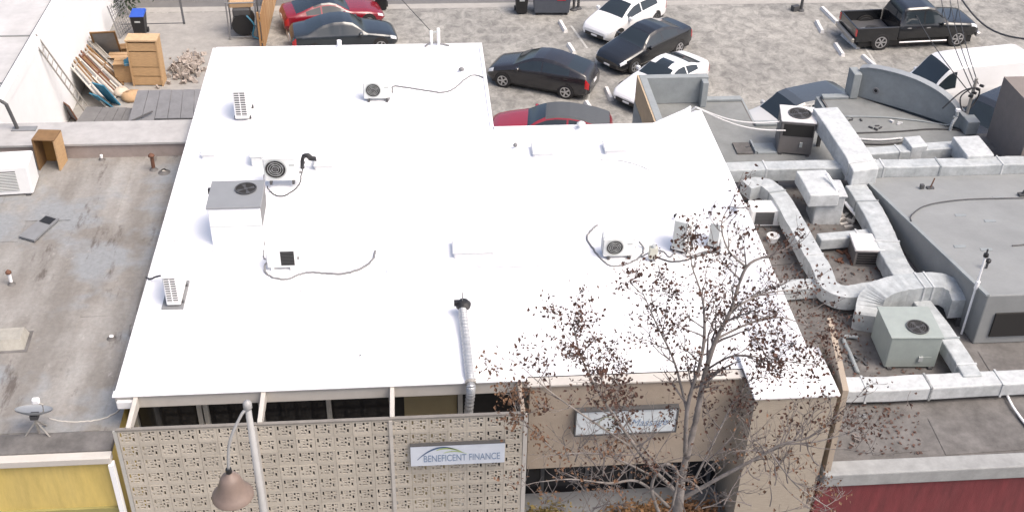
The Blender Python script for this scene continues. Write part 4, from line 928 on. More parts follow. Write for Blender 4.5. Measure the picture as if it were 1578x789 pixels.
# dark steps behind the grey corner parapet
t = thing('metal_stair', 'dark metal stair with pale edged treads behind the grey corner parapet', 'stair', Vector((9.75, 33.95, 0)))
for k in range(9):
    z = 4.35 - .19 * k; y = .0 + .24 * k
    s_ = MB().box((0, y, z - .03), (1.15, y + .24, z)).build('tread', M_STEEL, t); MB().box((0, y - .012, z + .001), (.22, y + .05, z + .02)).build('nosing', M_LOTW, s_)
for x in (-.06, 1.16): MB().slab([(x, 0, 4.2), (x, 2.2, 2.45), (x, 2.2, 2.65), (x, 0, 4.42)], .05).build('stringer', M_STEEL, t)
for x in (0, 1.1): 
    MB().tube([(x, 2.1, 0), (x, 2.1, 2.6)], .05, 8).build('post', M_STEEL, t)
# overhead wires at the top right
mt = thing('service_mast', 'service mast with insulators and tangled wires at the right photo edge', 'mast', Vector((17.55, 31.6, 0)))
MB().tube([(0, 0, 3.5), (0, 0, 6.2)], .05, 8).build('pipe', M_ALU, mt)
for k in range(4): MB().tube([(-.1 + .09 * k, 0, 5.6 + .12 * k), (-.02 + .09 * k, -.1, 5.6 + .12 * k)], .045, 8).build('insulator', M_BLACK, mt)
MB().tube(smooth_path([(0, 0, 5.9), (-.3, .1, 5.5), (-.1, 0, 5.0), (.25, .1, 5.4), (.1, -.1, 5.9), (-.35, 0, 5.75), (-.8, .1, 5.1)], 6), .025, 6).build('wire_tangle', M_WIRE, mt)
for k, (x, y, l) in enumerate(((1395, -10, 'leftmost of the overhead wires rising from the service mast'), (1448, -10, 'second overhead wire from the left rising from the service mast'), (1462, -10, 'third overhead wire rising from the service mast'), (1474, -10, 'rightmost overhead wire rising from the service mast'))):
    a = Vector((17.5 + .05 * k, 31.6, 5.65 + .12 * k)); b = atY(x, y, 52)
    P = [a.lerp(b, i / 16) - Vector((0, 0, 0.25 * math.sin(math.pi * i / 16))) for i in range(17)]
    tag(MB().tube(P, .018, 5).build('overhead_wire', M_WIRE), l, 'wire')
a, b = atY(1478, -6, 45), atY(1590, 62, 34); tag(MB().tube([a.lerp(b, i / 12) - Vector((0, 0, .5 * math.sin(math.pi * i / 12))) for i in range(13)], .035, 6).build('overhead_wire', M_WIRE), 'thick dark wire crossing the top right corner of the view', 'wire')

# ================================================================== vehicles
def interp(keys, x):
    if x <= keys[0][0]: return keys[0][1]
    for (a, va), (b, vb) in zip(keys, keys[1:]):
        if x <= b:
            t_ = (x - a) / (b - a); return va + (vb - va) * t_
    return keys[-1][1]
PROF = {
 'sedan': dict(t=[(0, .56), (.02, .66), (.06, .74), (.14, .83), (.27, .94), (.30, .98), (.36, 1.18), (.42, 1.35), (.50, 1.43), (.60, 1.43), (.70, 1.34), (.78, 1.20), (.85, 1.07), (.96, 1.02), (.985, .92), (1, .78)],
               b=[(0, .50), (.02, .58), (.06, .66), (.28, .87), (.6, .93), (.85, .97), (.96, .93), (1, .70)], ws=(.285, .415), sw=[(.33, .535), (.55, .755)], rw=(.70, .845)),
 'hatch': dict(t=[(0, .58), (.02, .70), (.06, .80), (.14, .90), (.22, 1.0), (.25, 1.04), (.34, 1.25), (.44, 1.44), (.54, 1.50), (.64, 1.48), (.76, 1.36), (.86, 1.24), (.945, 1.14), (.965, 1.05), (1, .80)],
               b=[(0, .52), (.02, .62), (.06, .70), (.25, .90), (.6, .97), (.9, 1.03), (.96, .98), (1, .72)], ws=(.245, .43), sw=[(.31, .53), (.545, .80)], rw=(.77, .925)),
 'coupe': dict(t=[(0, .50), (.02, .60), (.06, .68), (.16, .80), (.32, .90), (.36, .94), (.42, 1.10), (.48, 1.24), (.54, 1.31), (.62, 1.31), (.72, 1.22), (.82, 1.07), (.90, .98), (.97, .95), (1, .72)],
               b=[(0, .46), (.02, .54), (.06, .62), (.32, .82), (.6, .87), (.85, .92), (.96, .88), (1, .66)], ws=(.345, .475), sw=[(.39, .62), (.635, .78)], rw=(.70, .875)),
 'soft': dict(t=[(0, .50), (.02, .60), (.06, .68), (.16, .80), (.28, .90), (.32, .94), (.38, 1.12), (.46, 1.28), (.54, 1.34), (.64, 1.34), (.76, 1.26), (.88, 1.12), (.97, .98), (1, .72)],
               b=[(0, .46), (.02, .54), (.06, .62), (.32, .82), (.6, .87), (.85, .92), (.96, .88), (1, .66)], ws=(.305, .45), sw=[(.35, .62), (.635, .78)], rw=(.97, .972)),
 'van':   dict(t=[(0, .80), (.02, .95), (.05, 1.06), (.13, 1.18), (.155, 1.22), (.21, 1.65), (.26, 1.98), (.30, 2.08), (.40, 2.12), (.94, 2.12), (.985, 2.06), (1, 1.95)],
               b=[(0, .70), (.02, .82), (.05, .92), (.15, 1.10), (.3, 1.18), (.95, 1.18), (1, 1.1)], ws=(.150, .272), sw=[(.185, .325)], rw=(2, 2)),
 'suv':   dict(t=[(0, .75), (.02, .88), (.05, .98), (.2, 1.06), (.24, 1.10), (.31, 1.42), (.37, 1.66), (.45, 1.74), (.85, 1.72), (.93, 1.62), (.97, 1.2), (1, .85)],
               b=[(0, .66), (.02, .78), (.05, .88), (.25, 1.02), (.9, 1.10), (1, .8)], ws=(.235, .37), sw=[(.29, .50), (.515, .72), (.735, .88)], rw=(.93, .975)),
 'cab':   dict(t=[(0, .86), (.02, 1.0), (.05, 1.08), (.22, 1.16), (.26, 1.20), (.32, 1.52), (.375, 1.78), (.44, 1.86), (.60, 1.84), (.635, 1.74), (.655, 1.25), (.66, 1.0)],
               b=[(0, .78), (.02, .92), (.05, 1.0), (.25, 1.08), (.66, 1.12)], ws=(.255, .385), sw=[(.30, .455), (.47, .61)], rw=(.625, .655)),
}
WK = [(0, .74), (.015, .83), (.05, .92), (.12, .975), (.3, 1), (.75, 1), (.9, .965), (.97, .90), (1, .80)]
def vehicle(name, label, cat, center, heading, L, W, kind, paintm, H=None, roofm=None, sill=.22, wheelr=.32, axles=(.17, .78), sunroof=False, rim=None, top_scale=1.0, group='vehicles parked behind the buildings', lights=True, dark_rear=False):
    pr = PROF[kind]; t = thing(name, label, cat, (center[0], center[1], 0), heading, group)      # +X is forward
    xs = set(i / 64 for i in range(65))
    for r_ in [pr['ws'], pr['rw']] + pr['sw'] + [(.012, .07), (.955, .992), (.45, .58)]:
        xs |= {v for v in r_ if 0 < v < 1}
    xmax = pr['t'][-1][0]; xs = sorted(x for x in xs if x <= xmax + 1e-6)
    def section(x):
        w = W / 2 * (interp(WK, x) if kind not in ('van', 'cab') else interp([(0, .86), (.03, .94), (.1, 1), (.97, 1), (1, .96)], x))
        top, bl = interp(pr['t'], x), interp(pr['b'], x); top = .3 + (top - .3) * top_scale; bl = .3 + (bl - .3) * top_scale
        if top < bl + .02: bl = top - .02
        cab = min(1, max(0, (top - bl - .06) / .40)); r_ = w * (.90 - (.22 if kind in ('sedan', 'hatch', 'coupe', 'soft') else (.10 if kind == 'van' else .15)) * cab)
        sl_ = sill + .10 * max(0, 1 - x / .05) + .12 * max(0, (x - .94) / .06) * (kind != 'cab')
        s4 = (w * .955, bl); s7 = (r_, top - .035 - .04 * cab)
        lp = lambda k: (s4[0] + (s7[0] - s4[0]) * k, s4[1] + (s7[1] - s4[1]) * k)
        h = [(w * .90, sl_), (w * .985, sl_ + .10), (w, sl_ + .45 * (bl - sl_)), (w * .985, bl - .07), s4, lp(.10), lp(.50), lp(.88), s7, (r_ * .90, top - .012), (r_ * .5, top + .006), (0, top + .012)]
        return h
    V = []; NS = 12; ring = 2 * NS - 1
    for x in xs:
        h = section(x); X = L / 2 - x * L
        row = [(X, y, z) for y, z in h] + [(X, -y, z) for y, z in reversed(h[:-1])]
        V += row
    parts = {}
    for i in range(len(xs) - 1):
        xc = (xs[i] + xs[i + 1]) / 2
        for k in range(ring - 1):
            kk = k if k < NS - 1 else ring - 2 - k          # mirrored strip index 0..10
            side = 'L' if k < NS - 1 else 'R'; key = ('body', '')
            if pr['ws'][0] < xc < pr['ws'][1] and kk >= 9: key = ('windshield', '')
            elif pr['rw'][0] < xc < pr['rw'][1] and kk >= 9: key = ('rear_window', '')
            elif kk in (5, 6):
                for s_, r_ in enumerate(pr['sw']):
                    h = section(xc)
                    if r_[0] < xc < r_[1] and h[7][1] - h[5][1] > .06: key = ('side_window', side + str(s_))
            elif kk == 10 and sunroof and .47 < xc < .58: key = ('sunroof', '')
            if lights and key[0] == 'body':
                if .012 < xc < .07 and kk in (3, 4, 5, 6, 7): key = ('headlight', side)
                if .955 < xc < .992 and kk in (2, 3): key = ('taillight', side)
            if key[0] == 'body' and roofm and kk >= 8 and pr['ws'][1] <= xc <= pr['rw'][0]: key = ('roof_panel', '')
            parts.setdefault(key, []).append((i * ring + k, i * ring + k + 1, (i + 1) * ring + k + 1, (i + 1) * ring + k))
    body = parts[('body', '')]; body.append(tuple(range(ring))); body.append(tuple(reversed(range((len(xs) - 1) * ring, len(xs) * ring))))
    mm = {'body': paintm, 'windshield': M_CGLASS, 'rear_window': M_CGLASS, 'side_window': M_CGLASS, 'sunroof': M_CGLASS, 'headlight': M_LAMP, 'taillight': M_TAIL, 'roof_panel': roofm}
    for (pn, _), F in parts.items():
        used = sorted({v for f in F for v in f}); mp = {v: i for i, v in enumerate(used)}
        mb = MB(); mb.add([V[v] for v in used], [tuple(mp[v] for v in f) for f in F])
        o = mb.build(pn, mm[pn], t, smooth=False)
        me = o.data
        for p_ in me.polygons: p_.use_smooth = True
        me.set_sharp_from_angle(angle=math.radians(28))
    # front grille and plate, bumpers
    zf = .30 if kind not in ('van', 'cab') else .45
    MB().rbox((L / 2 - .06, -W * .30, zf), (L / 2 + .012, W * .30, zf + .15 * (1 if kind != 'cab' else 2)), .01).build('grille', M_BLACK, t)
    MB().box((L / 2 + .0125, -.16, zf + .03), (L / 2 + .022, .16, zf + .11)).build('number_plate', M_LOTW, t)
    if kind != 'cab': MB().box((-L / 2 - .014, -.17, .62), (-L / 2 - .002, .17, .74)).build('number_plate', M_LOTW, t)
    for s_ in (-1, 1):                              # mirrors and handles
        xm = pr['ws'][0] + .035; X = L / 2 - xm * L - .15; h = section(xm + .05)
        MB().rbox((X - .07, s_ * (h[4][0] + .10) - .09, h[4][1] + .0), (X + .07, s_ * (h[4][0] + .10) + .09, h[4][1] + .14), .03).build('mirror', paintm, t)
        for r_ in pr['sw'][:2]:
            X = L / 2 - (r_[1] - .03) * L; h = section(r_[1] - .03)
            MB().box((X - .09, s_ * (h[3][0] - .01) - .02, h[3][1] - .06), (X + .09, s_ * (h[3][0] - .01) + .02, h[3][1] - .02)).build('door_handle', M_RIM if kind == 'cab' else paintm, t)
    for ax in axles:
        for s_ in (-1, 1):
            X = L / 2 - ax * L; y = s_ * (W / 2 - .20)
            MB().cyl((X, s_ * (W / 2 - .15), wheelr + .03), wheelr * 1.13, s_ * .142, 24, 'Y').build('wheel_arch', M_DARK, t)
            wy_ = s_ * (W / 2 - .19)
            w_ = MB().cyl((0, 0, 0), wheelr, s_ * .195, 24, 'Y').build('wheel', M_TYRE, t, bevel=.02); w_.location = (X, wy_, wheelr)
            rm = MB(); rm.ring((0, s_ * .196, 0), wheelr * .60, wheelr * .70, s_ * .010, 24, 'Y')
            for q in range(5 if kind != 'cab' else 6):
                a_ = q * 2 * math.pi / (5 if kind != 'cab' else 6); u = Vector((math.cos(a_), 0, math.sin(a_))); v = Vector((-math.sin(a_), 0, math.cos(a_)))
                rm.slab([u * .04 + v * .03 + Vector((0, s_ * .205, 0)), u * wheelr * .62 + v * .035 + Vector((0, s_ * .205, 0)), u * wheelr * .62 - v * .035 + Vector((0, s_ * .205, 0)), u * .04 - v * .03 + Vector((0, s_ * .205, 0))], .006)
            rm.cyl((0, s_ * .196, 0), .06, s_ * .014, 12, 'Y'); rm.build('rim', rim or M_RIM, w_)
    MB().box((-L / 2 + .25, -W / 2 + .12, .16), (L / 2 - .25, W / 2 - .12, sill + .12)).build('underbody', M_BLACK, t)
    return t, section
def place(f_px, r_px, side, W):                       # near side wheel contacts in the photo -> centre, heading
    f, r = at(*f_px, 0), at(*r_px, 0); d = (f - r).normalized(); n_ = Vector((-d.y, d.x, 0)) * side
    return (f + r) / 2 + n_ * (W / 2 - .1), math.atan2(d.y, d.x)
P_RED = paint('red', (.20, .008, .018)); P_BLK = paint('black', (.010, .011, .013)); P_CHAR = paint('charcoal', (.020, .019, .022)); P_WHT = paint('white', (.76, .76, .76)); P_SLATE = paint('slate', (.055, .065, .075)); P_NAVY = paint('blue black', (.020, .026, .032))
c, h = place((782, 135), (873, 152), -1, 1.75); vehicle('parked_car', 'charcoal hatchback parked beside the corner of the white roof', 'car', c, h, 4.48, 1.75, 'hatch', P_CHAR)
c, h = place((952, 66), (1012, 36), -1, 1.75); vehicle('parked_car', 'white hatchback, rearmost of the three parked side by side', 'car', c, h, 4.48, 1.75, 'hatch', P_WHT, rim=M_STEEL)
c2, h2 = place((974, 113), (1050, 80), -1, 1.8); vehicle('parked_car', 'black sedan with chrome window line between two white cars', 'car', c2, h2, 4.75, 1.80, 'sedan', P_BLK)
d = Vector((math.cos(h2), math.sin(h2), 0)); nn = Vector((d.y, -d.x, 0)); 
c3 = at(1020, 124, .55); vehicle('parked_car', 'white sports sedan with dark sunroof behind the grey corner parapet', 'car', c3, h2 + .05, 4.6, 1.82, 'coupe', P_WHT, sunroof=True, top_scale=1.04)
a, b = at(452, 58, 0), at(584, 43, 0); d = (b - a).normalized(); c4 = (a + b) / 2 + Vector((-d.y, d.x, 0)) * .92
vehicle('parked_car', 'dark red coupe at the back beside the timber fence', 'car', c4, math.atan2(d.y, d.x), 4.55, 1.85, 'coupe', P_RED, roofm=P_BLK)
a, b = at(464, 92, 0), at(603, 80, 0); d = (b - a).normalized(); c5 = (a + b) / 2 + Vector((-d.y, d.x, 0)) * .9
vehicle('parked_car', 'blue black sedan half hidden by the back roof edge', 'car', c5, math.atan2(d.y, d.x), 4.6, 1.82, 'sedan', P_NAVY)
c6 = at(850, 190, .75); vehicle('parked_car', 'red car with dark grey soft top below the step of the roof', 'car', c6, math.radians(172), 4.7, 1.84, 'soft', paint('bright red', (.27, .016, .030)), roofm=mat('soft top cloth', (.075, .082, .09), .75, .06, 8), top_scale=1.06)
c7 = at(1232, 150, 1.6); vehicle('parked_car', 'silver white wagon with dark slate roof behind the grey roof', 'car', c7, math.radians(200), 4.7, 1.85, 'suv', paint('silver white', (.5, .5, .49)), roofm=P_SLATE)
c8 = at(1532, 172, 1.2); vehicle('parked_car', 'black wagon with teal tinted windshield behind the curved parapet', 'car', c8, math.radians(212), 4.6, 1.85, 'suv', P_BLK, roofm=P_BLK)
# van
a, b = at(1470, 107, 2.05), at(1578, 96, 2.05); d = (b - a).normalized(); L_v, W_v = 5.5, 1.98
hv = math.atan2(-d.y, -d.x); fw = -d; lf = Vector((-fw.y, fw.x, 0))
cv_ = a - fw * (L_v / 2 - .29 * L_v) - lf * (W_v * .40); vehicle('parked_van', 'white panel van behind the curved grey parapet', 'van', cv_, hv, L_v, W_v, 'van', P_WHT, wheelr=.36, axles=(.15, .76), sill=.30, roofm=None)
# pickup truck
Wt, Lt = 2.0, 5.85
c, h = place((1469, 71), (1348, 77), 1, Wt); d = Vector((math.cos(h), math.sin(h), 0))
tk, sec = vehicle('pickup_truck', 'black crew cab pickup truck with chrome side step', 'truck', c - d * .02, h, Lt, Wt, 'cab', P_BLK, wheelr=.39, axles=(.165, .79), sill=.42)
X0, X1 = Lt / 2 - .662 * Lt, -Lt / 2
for s_ in (-1, 1):
    MB().box((X1, s_ * (Wt / 2) - (.09 if s_ > 0 else 0), .45), (X0, s_ * Wt / 2 + (.09 if s_ < 0 else 0), 1.10)).build('bed_side', P_BLK, tk, bevel=.03)
    MB().box((X1 - .012, s_ * (Wt / 2 - .085) - .08, .72), (X1 + .10, s_ * (Wt / 2 - .085) + .083, 1.04)).build('taillight', M_TAIL, tk)
    MB().tube([(Lt / 2 - .26 * Lt, s_ * (Wt / 2 + .03), .36), (X0 + .1, s_ * (Wt / 2 + .03), .36)], .045, 8).build('side_step', M_RIM, tk)
MB().box((X1 + .001, -Wt / 2 + .092, .5), (X1 + .07, Wt / 2 - .092, 1.08)).build('tailgate', P_BLK, tk, bevel=.015)
MB().box((X1 + .07, -Wt / 2 + .092, .58), (X0 - .001, Wt / 2 - .092, .62)).build('bed_floor', M_STEEL, tk)
MB().rbox((X1 - .16, -Wt / 2 + .04, .42), (X1 - .015, Wt / 2 - .04, .60), .03).build('rear_bumper', M_ALU, tk)
MB().rbox((Lt / 2 - .05, -Wt / 2 + .05, .42), (Lt / 2 + .12, Wt / 2 - .05, .62), .03).build('front_bumper', M_RIM, tk)
MB().ring((X1 + 1.0, -.45, .64), .15, .34, .2, 20).build('spare_wheel', M_TYRE, tk); MB().box((X1 + .5, -.8, .622), (X1 + .9, -.2, .78), .3).build('cargo_bundle', M_GREYP, tk)

# ================================================================== parking lot furniture
sm = MB(); sm.add([(-.85, -.09, 0), (.85, -.09, 0), (.85, .09, 0), (-.85, .09, 0), (-.80, -.055, .13), (.80, -.055, .13), (.80, .055, .13), (-.80, .055, .13)], [(0, 1, 5, 4), (1, 2, 6, 5), (2, 3, 7, 6), (3, 0, 4, 7), (4, 5, 6, 7), (3, 2, 1, 0)])
SM = sm.mesh('wheel_stop', M_STOP)
for a, b, l in (((863, 35), (872, 51), 'white wheel stop below the dumpster'), ((876, 70), (885, 84), 'white wheel stop behind the charcoal hatchback'), ((903, 159), (914, 176), 'white wheel stop at the tail of the soft top car'),
                ((934, 138), (942, 156), 'white wheel stop at the nose of the white sports sedan'), ((1258, 35), (1267, 52), 'white wheel stop left of the truck tail'), ((1287, 70), (1299, 88), 'white wheel stop in front left of the truck'),
                ((1329, 88), (1348, 105), 'white wheel stop between the truck and the curved parapet'), ((1266, 14), (1290, 38), 'long white wheel stop behind the truck bed'), ((1298, 55), (1322, 76), 'white wheel stop under the truck tail'), ((444, 50), (450, 64), 'white wheel stop at the tail of the red coupe')):
    p, q = at(*a, 0), at(*b, 0); o = inst('wheel_stop', SM, None, (p + q) / 2, (0, 0, math.atan2((q - p).y, (q - p).x)), ((q - p).length / 1.7, 1.15, 1.1)); tag(o, l, 'wheel stop', 'wheel stops in the parking lot')
for k, (a, b) in enumerate((((920, 90), (905, 160)), ((1300, 20), (1350, 100)), ((880, 40), (905, 75)))):
    p, q = at(*a, .004), at(*b, .004); d = (q - p).normalized(); n_ = Vector((-d.y, d.x, 0)) * .05
    struct(MB().add([p - n_, q - n_, q + n_, p + n_], [(0, 1, 2, 3)]).build('parking_line', mat('worn line paint', (.42, .415, .39), .9, .3, 4)))
# dumpster
a, b = at(822, 26, 0), at(880, 26, 0); t = thing('dumpster', 'dark grey dumpster with a red label by the alley', 'dumpster', ((a.x + b.x) / 2, a.y + .55, 0), math.radians(-2)); w = (b - a).length / 2
mb = MB(); mb.add([(-w + .08, -.5, .15), (w - .08, -.5, .15), (w - .08, .5, .15), (-w + .08, .5, .15), (-w, -.6, 1.15), (w, -.6, 1.15), (w, .6, 1.35), (-w, .6, 1.35)], [(0, 1, 5, 4), (1, 2, 6, 5), (2, 3, 7, 6), (3, 0, 4, 7), (4, 5, 6, 7), (3, 2, 1, 0)])
mb.build('bin_body', M_DUMP, t)
for s_ in (-1, 1): MB().slab([(s_ * w / 2 - w / 2 + .02, -.63, 1.17), (s_ * w / 2 + w / 2 - .02, -.63, 1.17), (s_ * w / 2 + w / 2 - .02, .62, 1.38), (s_ * w / 2 - w / 2 + .02, .62, 1.38)], -.05).build('lid', M_BLACK, t)
MB().slab([(.22, -.575, .78), (.62, -.575, .78), (.62, -.590, .92), (.22, -.590, .92)], -.006).build('label_plate', mat('red label', (.45, .04, .05), .5), t)
MB().box((-w - .04, -.62, 1.08), (w + .04, -.595, 1.15)).build('rim_bar', M_DUMP, t)
for sx in (-1, 1):
    for sy in (-1, 1): MB().cyl((sx * (w - .2), sy * .4 - .03, .08), .08, .06, 12, 'Y').build('castor', M_BLACK, t)
def wheelie(label, px_, lidm, bodym=M_BLACK, z=0, s_=1.0, rz=0.0):
    t = thing('wheelie_bin', label, 'bin', at(*px_, z) + Vector((0, .3, 0)), rz); t.scale = (s_, s_, s_)
    mb = MB(); mb.add([(-.24, -.26, .06), (.24, -.26, .06), (.24, .26, .06), (-.24, .26, .06), (-.30, -.36, .98), (.30, -.36, .98), (.30, .36, .98), (-.30, .36, .98)], [(0, 1, 5, 4), (1, 2, 6, 5), (2, 3, 7, 6), (3, 0, 4, 7), (4, 5, 6, 7), (3, 2, 1, 0)])
    mb.build('bin_body', bodym, t, bevel=.03)
    mb = MB(); mb.add([(-.32, -.39, .985), (.32, -.39, .985), (.32, .40, .985), (-.32, .40, .985), (-.28, -.33, 1.06), (.28, -.33, 1.06), (.28, .36, 1.10), (-.28, .36, 1.10)], [(0, 1, 5, 4), (1, 2, 6, 5), (2, 3, 7, 6), (3, 0, 4, 7), (4, 5, 6, 7), (3, 2, 1, 0)])
    mb.build('lid', lidm, t, bevel=.02)
    MB().tube([(-.22, .42, .95), (.22, .42, .95)], .025, 6).build('handle', bodym, t); MB().box((-.12, -.345, .70), (.12, -.33, .78)).build('sticker', M_UNITG, t)
    for sx in (-1, 1): MB().cyl((sx * .27 - .03, .28, .12), .12, .06, 14, 'X').build('wheel', M_TYRE, t)
    return t
wheelie('black wheelie bin with blue lid beside the dumpster', (804, 24), M_BLUE)
wheelie('black wheelie bin at the nose of the red coupe', (588, 18), M_BLACK)
wheelie('dark bin with bright blue lid standing in the yard', (216, 58), M_BLUE, s_=1.0)
for px_, l in (((884, 16), 'left one of two dark posts right of the dumpster'), ((891, 14), 'right one of two dark posts by the dumpster'), ((1234, 17), 'dark post base with debris at the alley edge')):
    t = thing('steel_post', l, 'post', at(*px_, 0), 0, 'posts along the alley'); MB().tube([(0, 0, 0), (0, 0, 1.5)], .07, 8).build('shaft', M_STEEL, t); MB().lathe([(.18, 0), (.15, .06), (.08, .09)], n=12).build('foot', M_STEEL, t)
    if px_[0] > 1000: MB().box((-.45, -.1, 0), (-.1, .15, .25), .4).build('broken_block', M_STEEL, t)

# ================================================================== back yard on the left
Yd = lambda x, y, z=0.0: at(x, y, z)
struct(MB().add([(-13.4, 31, .004), (-6.7, 31, .004), (-6.6, 51.6, .004), (-13.4, 51.6, .004)], [(0, 1, 2, 3)]).build('yard_slab', mat('yard concrete', (.33, .315, .29), .9, .16, 2.2, col2=(.26, .25, .235), mscale=.6, bump=.3, bscale=12)))
# timber fence: each plank its own part
p0, p1 = at(407, 80, 0), at(428, -10, 0); d = (p1 - p0); Lf = d.length; dn = d.normalized()
t = thing('timber_fence', 'orange brown timber fence between the yard and the red coupe', 'fence', p0, math.atan2(d.y, d.x))
for k in range(int(Lf / .15)): MB().box((k * .15 + .004, -.02, .02), (k * .15 + .146, .02, 1.75 + random.uniform(-.03, .03))).build('plank', random.choice([M_WOOD2, M_WOOD]), t)
for z in (.4, 1.4): MB().box((0, .021, z), (Lf, .075, z + .09)).build('rail', M_WOOD2, t)
for x in (.02, Lf / 2, Lf - .1): MB().box((x, .076, 0), (x + .09, .16, 1.8)).build('post', M_WOOD2, t)
# drum like machine in a metal frame beside the fence
p = at(372, 62, 0); t = thing('machine_cage', 'black machine inside a metal frame beside the timber fence', 'machine', p + Vector((.1, .6, 0)), .05)
for sx in (-1, 1):
    for sy in (-1, 1): MB().tube([(sx * .62, sy * .55, 0), (sx * .62, sy * .55, 1.75)], .035, 6).build('frame_post', M_PIPE, t)
for sy in (-1, 1): MB().tube([(-.62, sy * .55, 1.72), (.62, sy * .55, 1.72)], .035, 6).build('frame_rail', M_PIPE, t); MB().tube([(-.62, sy * .55, .12), (.62, sy * .55, .12)], .03, 6).build('frame_rail', M_PIPE, t)
MB().cyl((0, -.45, .62), .48, .9, 20, 'Y').build('drum', M_BLACK, t); MB().rbox((-.4, -.4, 1.05), (.35, .3, 1.35), .05).build('motor_cover', M_STEEL, t)
MB().rbox((-.55, -.2, 1.36), (.5, .5, 1.62), .06).build('cardboard_on_top', M_CARD, t); MB().tube(smooth_path([(.2, -.5, 1.1), (.5, -.62, .7), (.4, -.65, .2), (.75, -.7, .05)], 5), .04, 6).build('hose', M_TEAL, t)
# dresser without drawers
a, b = at(207, 134, 0), at(252, 133, 0); w = (b - a).length / 2
t = thing('timber_shelf', 'tall bare timber cabinet with shelf slots standing in the yard', 'cabinet', ((a.x + b.x) / 2, a.y + .32, 0), math.radians(-3)); Hs = 2.0
for s_ in (-1, 1): MB().box((s_ * w - .03, -.32, 0), (s_ * w + .03, .32, Hs)).build('side_panel', M_WOOD, t)
MB().box((-w + .031, .28, 0), (w - .031, .315, Hs)).build('back_panel', M_WOOD, t); MB().box((-w - .05, -.34, Hs + .001), (w + .05, .34, Hs + .06)).build('top_panel', mat('pale timber', (.52, .36, .21), .75, .15, 6), t)
for z0, z1 in ((.05, .42), (.46, .83), (.87, 1.52), (1.57, 1.92)):
    MB().box((-w + .033, -.29, z0), (w - .033, -.25, z1)).build('drawer_front', random.choice([M_WOOD, mat('warm timber', (.42, .27, .13), .75, .18, 6)]), t)
    MB().box((-w + .033, -.20, z1 + .002), (w - .033, .275, z1 + .02)).build('shelf', M_WOOD, t)
# cartons and boards left of it
for px_, w, d, h, l, m_ in (((186, 108), .95, .55, .55, 'cardboard carton stacked left of the timber cabinet', M_CARD), ((196, 128), .9, .6, .85, 'larger open timber crate at the foot of the cabinet', M_WOOD), ((184, 84), .8, .5, .25, 'flat dark carton behind the other cartons', M_BROWNP)):
    t = thing('carton', l, 'box', at(*px_, 0) + Vector((0, d / 2, 0)), random.uniform(-.2, .2), 'boxes in the yard')
    MB().box((-w / 2, -d / 2, 0), (w / 2, d / 2, h)).build('carton_box', m_, t, bevel=.01)
    MB().slab([(-w / 2, -d / 2, h + .004), (w / 2, -d / 2, h + .004), (w / 2 + .02, -d / 2 - .2, h + .08), (-w / 2 - .02, -d / 2 - .2, h + .08)], .01).build('flap', m_, t)
    MB().slab([(-w / 2, d / 2, h + .004), (w / 2, d / 2, h + .004), (w / 2, .02, h + .02), (-w / 2, .02, h + .02)], -.01).build('flap', m_, t)
# leaning frames and panels against the white wall
def lean(name, label, px_, length, width, ang, tilt, m_, kind='panel', grp='frames leaning by the white wall'):
    p = at(*px_, 0); t = thing(name, label, 'screen' if kind != 'ladder' else 'ladder', p, ang, grp)
    R_ = Matrix.Rotation(-tilt, 3, 'Y')
    def B_(a, b, n_, mm_):
        mb = MB().box(a, b); mb.v = [tuple(R_ @ Vector(v)) for v in mb.v]; mb.build(n_, mm_, t)
    if kind == 'ladder':
        for s_ in (-1, 1): B_((s_ * width / 2 - .03, -.03, 0), (s_ * width / 2 + .03, .03, length), 'rail', m_)
        for k in range(int(length / .3)): B_((-width / 2 + .031, -.015, .2 + .3 * k), (width / 2 - .031, .015, .24 + .3 * k), 'rung', m_)
    else:
        for s_ in (-1, 1): B_((-.02, s_ * width / 2 - .04, 0), (.03, s_ * width / 2 + .04, length), 'stile', m_)
        for z in (0, length - .08): B_((-.018, -width / 2 + .041, z), (.028, width / 2 - .041, z + .08), 'rail', m_)
        B_((-.005, -width / 2 + .041, .081), (.008, width / 2 - .041, length - .081), 'pane', M_GREYP if kind == 'panel' else M_TEAL)
    return t
bd = [M_FASCIA, M_ALU, M_BROWNP, M_FASCIA, M_ALU, M_RUST, M_FASCIA, M_ALU, M_BROWNP, M_FASCIA, M_ALU]
ords = ['nearest', 'second', 'third', 'fourth', 'fifth', 'sixth', 'seventh', 'eighth', 'ninth', 'tenth', 'farthest']
for k in range(11):                               # long sections stacked against the wall
    f_ = k / 10; foot = Vector((-12.15 + .25 * f_ + random.uniform(-.1, .1), 42.5 + 2.6 * f_, 0)); head = Vector((XW + .1, 43.2 + 3.0 * f_ + random.uniform(-.1, .1), 1.25 - .25 * f_ + random.uniform(-.08, .15)))
    t = thing('leaning_screen', 'old narrow screen section leaning on the white wall, %s of the row from the parapet' % ords[k], 'screen', foot, 0, 'screens leaning by the white wall')
    ax = head - foot; sd_ = Vector((0, 1, 0)) * .17; nz = ax.cross(sd_).normalized() * .03
    for s_ in (-1, 1): MB().sweep([sd_ * s_ + Vector((0, 0, .06)), ax * 1.08 + sd_ * s_ + Vector((0, 0, .06))], .06, .06).build('stile', bd[k], t)
    for z in (.03, .55, 1.0): MB().box((ax.x * z - .03, ax.y * z - .135, ax.z * z), (ax.x * z + .03, ax.y * z + .135, ax.z * z + .055)).build('rail', bd[k], t)
    MB().slab([sd_ * -.85 + ax * .06, sd_ * .85 + ax * .06, sd_ * .85 + ax * 1.0, sd_ * -.85 + ax * 1.0], .01).build('pane', [M_GREYP, M_ALU, M_BROWNP][k % 3], t)
lean('leaning_screen', 'tall dark screen frame leaning behind the row of frames', (172, 92), 1.9, .95, math.radians(95), math.radians(28), M_BROWNP)
